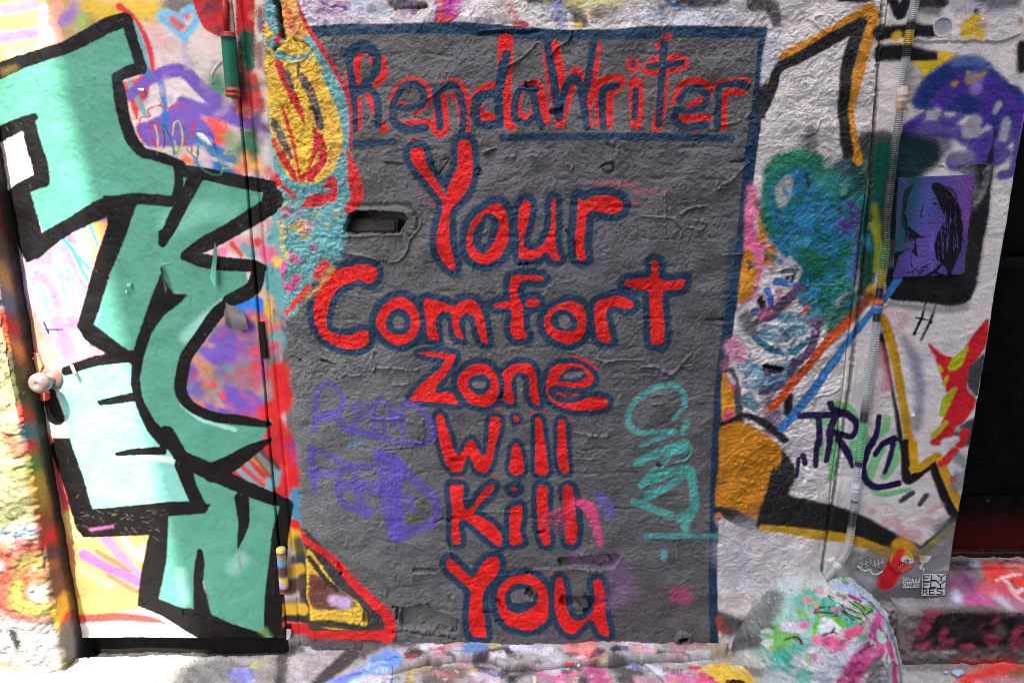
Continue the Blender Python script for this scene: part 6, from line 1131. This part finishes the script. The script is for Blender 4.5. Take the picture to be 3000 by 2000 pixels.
# fly sticker
def p_fly(v):
    W_=(206,206,206)
    K=(18,18,18)
    lines(v,'T',11,K,'1068,470 1068,520|1062,470 1122,468|1068,495 1110,493|1145,468 1145,520|1138,518 1195,515|1205,462 1245,490|1282,460 1245,490|1245,490 1243,520|1068,540 1066,590|1062,540 1118,538|1066,565 1108,563|1138,538 1138,592|1132,588 1190,586|1200,532 1238,560|1276,530 1238,560|1238,560 1236,592')
    lines(v,'T',11,K,'1062,608 1060,662|1062,606 1090,608 1100,622 1090,634 1062,636|1085,636 1104,662|1125,606 1124,662|1122,606 1175,604|1122,632 1165,630|1122,660 1175,658|1255,606 1210,604 1202,618 1215,630 1250,636 1256,650 1240,662 1200,660')
    lines(v,'T',7,K,'1045,528 1290,522|1040,598 1285,596')
sheet('sticker','T','1055,455 1292,448 1282,668 1045,675', 110, 100, 'small white sticker with three rows of bold black capitals near the pier corner', 'sticker', (206,206,206), p_fly, px=.0007, wob=.0005)
def p_gui(v):
    K=(20,20,20)
    lines(v,'T',6,K,'885,498 868,500 862,520 872,535 886,528 886,516|895,498 896,528 912,528 914,500|926,500 924,532|938,498 938,530 954,530|958,500 985,502|972,500 970,530|995,502 1012,522|1012,502 996,528|880,548 864,552 860,572 874,584|890,548 888,582|908,546 906,584|890,566 908,564|918,584 930,546 942,582|922,572 940,570|952,584 952,546 968,550 966,562 952,564|990,548 976,554 990,568 976,584|998,548 1022,550|1010,548 1006,584')
    lines(v,'T',3,K,'850,490 850,595|850,490 1020,498')
sheet('sticker','T','848,486 1028,498 1020,590 848,597', 90, 50, 'little hand-lettered black and white sticker left of the bold capitals sticker', 'sticker', (200,200,200), p_gui, px=.0007, wob=.0005)
def p_round(v):
    v.st('T','845,315,240',0,(206,204,200),.001); v.pg('T','720,440 745,300 840,260 870,240 860,330 810,400 870,350 965,350 960,420 850,445', (200,50,44), .003); v.pg('T','745,150 980,150 980,290 935,318 870,290 840,240 760,300 720,300', (206,160,36), .01)
    v.st('T','830,205,90 790,320,100 740,400,90', 0, (206,34,38), .01,.95); v.st('T','855,420,30 960,350,30', 0, (206,90,80), .004)
    v.st('T','870,300,60 920,320,40',0,(206,204,200),.004); lines(v,'T',8,(30,26,28),'820,335 816,378|820,345 834,335 842,342 838,372|842,342 856,332 864,340 860,366|876,308 872,350|896,300 893,342|893,318 910,312 912,330 894,338|936,312 938,314')
disc = lambda u, v: (u-.5)**2+(v-.5)**2 < .248
sheet('sticker','T','720,195 970,195 965,440 722,440', 90, 90, 'round red and white sticker half covered by yellow and red spray', 'sticker', (206,204,200), p_round, px=.0008, wob=.0004, mask=disc)
def p_tag(v):
    v.st('T','420,330,60',0,(150,140,110),.01,.5)
    lines(v,'T',5,(206,206,206),'400,350 440,340 435,385 405,372|470,320 500,330 465,350 500,365 470,390|520,300 530,370|560,310 575,395|600,300 610,385|640,300 660,400|515,380 640,330')
    lines(v,'T',6,(30,30,30),'560,410 555,430|575,405 590,430|600,410 620,408|600,425 625,420')
def m_tag(u, v): 
    e = .62+.16*np.sin(u*7+1.)+.05*np.sin(u*23); return (v < e+.18*(u-.3))&(v > .12+.10*np.sin(u*11+.5)**2-.05)&(u+.0*v < .985-.08*v)
sheet('sticker','T','385,270 668,270 665,465 385,465', 110, 70, 'torn dark sticker with a white scribbled tag beside the conduit elbow', 'sticker', (112,110,108), p_tag, px=.0008, wob=.0005, mask=m_tag)
lw = hit(u2s('T','390,372 430,405 470,425 520,408 545,455 590,460 650,425'), (0,1,0), (0,-.0065,0))
def ribbon(name, pts, w, y, parent, col, mat=MPAP, th=.001):
    V = []; n = len(pts)
    for i, p in enumerate(pts):
        t = pts[min(i+1,n-1)]-pts[max(i-1,0)]; nrm = np.array([-t[2],0,t[0]]); nrm /= np.linalg.norm(nrm)
        V += [p+nrm*w/2, p-nrm*w/2, p+nrm*w/2+[0,th,0], p-nrm*w/2+[0,th,0]]
    Fc = []
    for i in range(n-1): 
        a, b_ = 4*i, 4*i+4; Fc += [[a,a+1,b_+1,b_],[a+1,a+3,b_+3,b_+1],[a+3,a+2,b_+2,b_+3],[a+2,a,b_,b_+2]]
    return raw(name, V, Fc, mat, parent, col)
ribbon('border', lw, .005, 0, [o for o in COLL.objects if o.name.startswith('sticker')][-1], (210,210,210))
def p_scrap(v): 
    v.st('T','1040,290,60 1000,300,60',0,(190,150,40),.008,.9); lines(v,'T',4,(70,70,72),'1050,380 1055,430|1080,330 1095,360|1040,345 1075,340')
m_scrap = lambda u, v: ((v < .42-.05*np.sin(9*u))&(u > .1+.3*v)&(u<.99-.45*v)) | ((v >= .4)&(v < .97)&(np.abs(u-.40+.10*np.sin(v*12)) < .17+.08*np.sin(v*19)))
sheet('sticker','T','1000,262 1150,270 1110,440 1010,440', 60, 60, 'torn white scrap of sticker right of the round red sticker', 'sticker', (200,200,198), p_scrap, px=.0008, wob=.0006, mask=m_scrap)
# clear round lid pressed onto the sheet at the top of the pier
q = hit(u2s('D','1483,182')[0], (0,1,0), (0,-.004,0)); q1 = hit(u2s('D','1545,182')[0], (0,1,0), (0,-.004,0)); rr_ = q1[0]-q[0]
o = lathe('round_lid', [(0,rr_*1.0),(.0015,rr_),(.0020,rr_*.985),(.0021,rr_*.96),(.0014,rr_*.94),(.0013,rr_*.5),(.0012,.001)], (q[0],-.003,q[2]), (0,-1,0), MP, None, lambda x,y,z: lin((182,178,182))*(.9+.2*math.sin(x*60)*math.sin(z*47)), 48); tag(o, 'thin round lid painted over near the top of the pier', 'lid')
# screw near the flames
q = hit(u2s('E','1283,1382')[0], (0,1,0), (0,0,0)); o = lathe('anchor_cap', [(0,.007),(.003,.0075),(.006,.006),(.007,.002)], (q[0],0,q[2]), (0,-1,0), MP, None, (210,206,208), 14); tag(o, 'little white painted screw cap on the pier', 'screw')
# vent pipe mouth low on the panel
q = hit((2004,1876), (0,1,0), (0,-.012,0)); vp = thing('vent_pipe', 'dark mouth of a small pipe at the foot of the grey panel', 'pipe')
lathe('pipe_rim', [(0,.030),(.003,.028),(.006,.024),(.007,.0205),(.004,.0190),(-.02,.0185)], (q[0],-.004,q[2]), (0,-1,-.06), MW, vp, (104,100,104), 28, True, None, False)
lathe('bore', [(0,.0188),(.001,.0186)], (q[0],.004,q[2]), (0,-1,-.06), plain('bore_shade', (8,8,8), .9), vp, (8,8,8), 24)  # flat black disc paints the shade inside the pipe
# bent metal strap
sp_ = [hit(u2s('F',t)[0], (0,1,0), (0,y,0)) for t, y in (('212,1212',-.004),('222,1225',-.012),('235,1255',-.018),('245,1285',-.014),('262,1300',-.004))]
sb = thing('metal_strap', 'bent grey metal strap sticking out between the panel and the mound', 'strap')
ribbon('strap', [np.array(p) for p in sp_], .013, 0, sb, (120,124,136), plain('dull_steel', (120,124,136), .35, .6, .1), .002)
lathe('bolt', [(0,.007),(.004,.007),(.006,.003)], (sp_[0][0], -.006, sp_[0][2]), (0,-1,0), plain('bolt_steel', (150,152,160), .3, .7), sb, (150,152,160), 12)
# ================================================================== litter on the ground
def scrap(f, pts, z, h, col, label, name='paint_scrap', cat='scrap', mat=None):
    a = np.array(u2s(f, pts)); q = hit(a, (0,0,1), (0,0,z)); n = len(q); cx = q.mean(0)
    V = [cx+np.array([0,0,h])]+[p+np.array([0,0,h*random.uniform(.1,1)]) for p in q]+[cx+(p-cx)*.5+np.array([0,0,h*1.3*random.uniform(.3,1.)]) for p in q]
    Fc = [[1+i, 1+(i+1)%n, 1+n+(i+1)%n, 1+n+i] for i in range(n)]+[[0, 1+n+i, 1+n+(i+1)%n] for i in range(n)]
    o = raw(name, V, Fc, mat or MPAP, None, col); md = o.modifiers.new('thickness','SOLIDIFY'); md.thickness = .0012; return tag(o, label, cat)
scrap('W','2245,455 2275,450 2300,448 2312,462 2290,472 2260,476 2250,468', -.022, .006, (236,44,50), 'bright red flake of paint lying on the pavement below the last word')
scrap('T','1350,1470 1400,1415 1420,1440 1470,1450 1480,1480 1440,1500 1410,1510 1380,1490', -.027, .012, (150,170,190), 'crumpled pale blue paper scrap on the ground at the right', 'paper_scrap')
scrap('T','1275,1455 1300,1450 1310,1464 1285,1470', -.027, .003, (200,210,220), 'tiny white chip left of the crumpled blue paper')
scrap('W','2022,552 2050,548 2052,580 2046,600 2030,600', -.027, .008, (206,196,176), 'pale stub standing up at the bottom edge of the photo', 'paper_stub')
scrap('W','1484,496 1500,508 1520,524 1512,526 1492,512', -.026, .003, (210,180,120), 'thin straw-coloured splinter lying on the pavement', 'splinter')
scrap('X','195,424 212,420 210,432 198,434', -.022, .004, (206,214,216), 'white crumb beside the crack in the pavement')
scrap('V','78,1390 100,1370 112,1385 96,1420 80,1430', -.02, .01, (120,116,110), 'grey chip of masonry at the foot of the yellow corner')
# small stones, uncountable grit
V = []; Fc = []; r = random.Random(5)
for k in range(1500):
    x, y = r.uniform(-1.9, 2.1), -abs(r.gauss(0, .16))-.01; s = r.uniform(.0008, .0026)
    z = -.03+float(gc.sample(gc.H, np.array([x]), np.array([y]))[0])+s*.3; b0 = len(V)
    for dx, dy, dz in ((1,0,0),(-.4,.9,0),(-.6,-.8,0),(0,0,1.1)): V.append((x+dx*s*r.uniform(.6,1.3), y+dy*s*r.uniform(.6,1.3), z+dz*s))
    Fc += [[b0,b0+1,b0+3],[b0+1,b0+2,b0+3],[b0+2,b0,b0+3]]
gr = raw('grit', V, Fc, MC, None, (170,160,156)); tag(gr, kind='stuff'); gr['label'] = 'fine grit and paint crumbs strewn over the pavement'

# ================================================================== the other side of the alley: it closes the lane and shades this wall
def prism(name, poly, z_lo, hts, y0, y1, mat, parent):
    V = [(x, y0, z) for x, z in poly]+[(x, y1, z) for x, z in poly]; n = len(poly)
    return raw(name, V, [list(range(n)), list(range(n, 2*n))[::-1]]+[[i, n+i, n+(i+1)%n, (i+1)%n] for i in range(n)], mat, parent, (170,160,150))
opp = thing('brick_building', 'tall rendered building across the alley behind the photographer', 'building')
prism('wall', [(-1.037,-.1),(-1.988,9.6),(9,9.6),(9,-.1)], 0, 0, -3.9, -4.2, plain('opposite_render', (66,60,56), .85), opp)  # unseen slab, slanted end shaped to place the shade edge on the door
opp2 = thing('brick_building', 'second rendered building across the alley left of the gap', 'building')
prism('wall', [(-9,-.1),(-9,8),(-4.6,8),(-4.6,-.1)], 0, 0, -3.9, -4.2, plain('opposite_render_left', (66,60,56), .85), opp2)
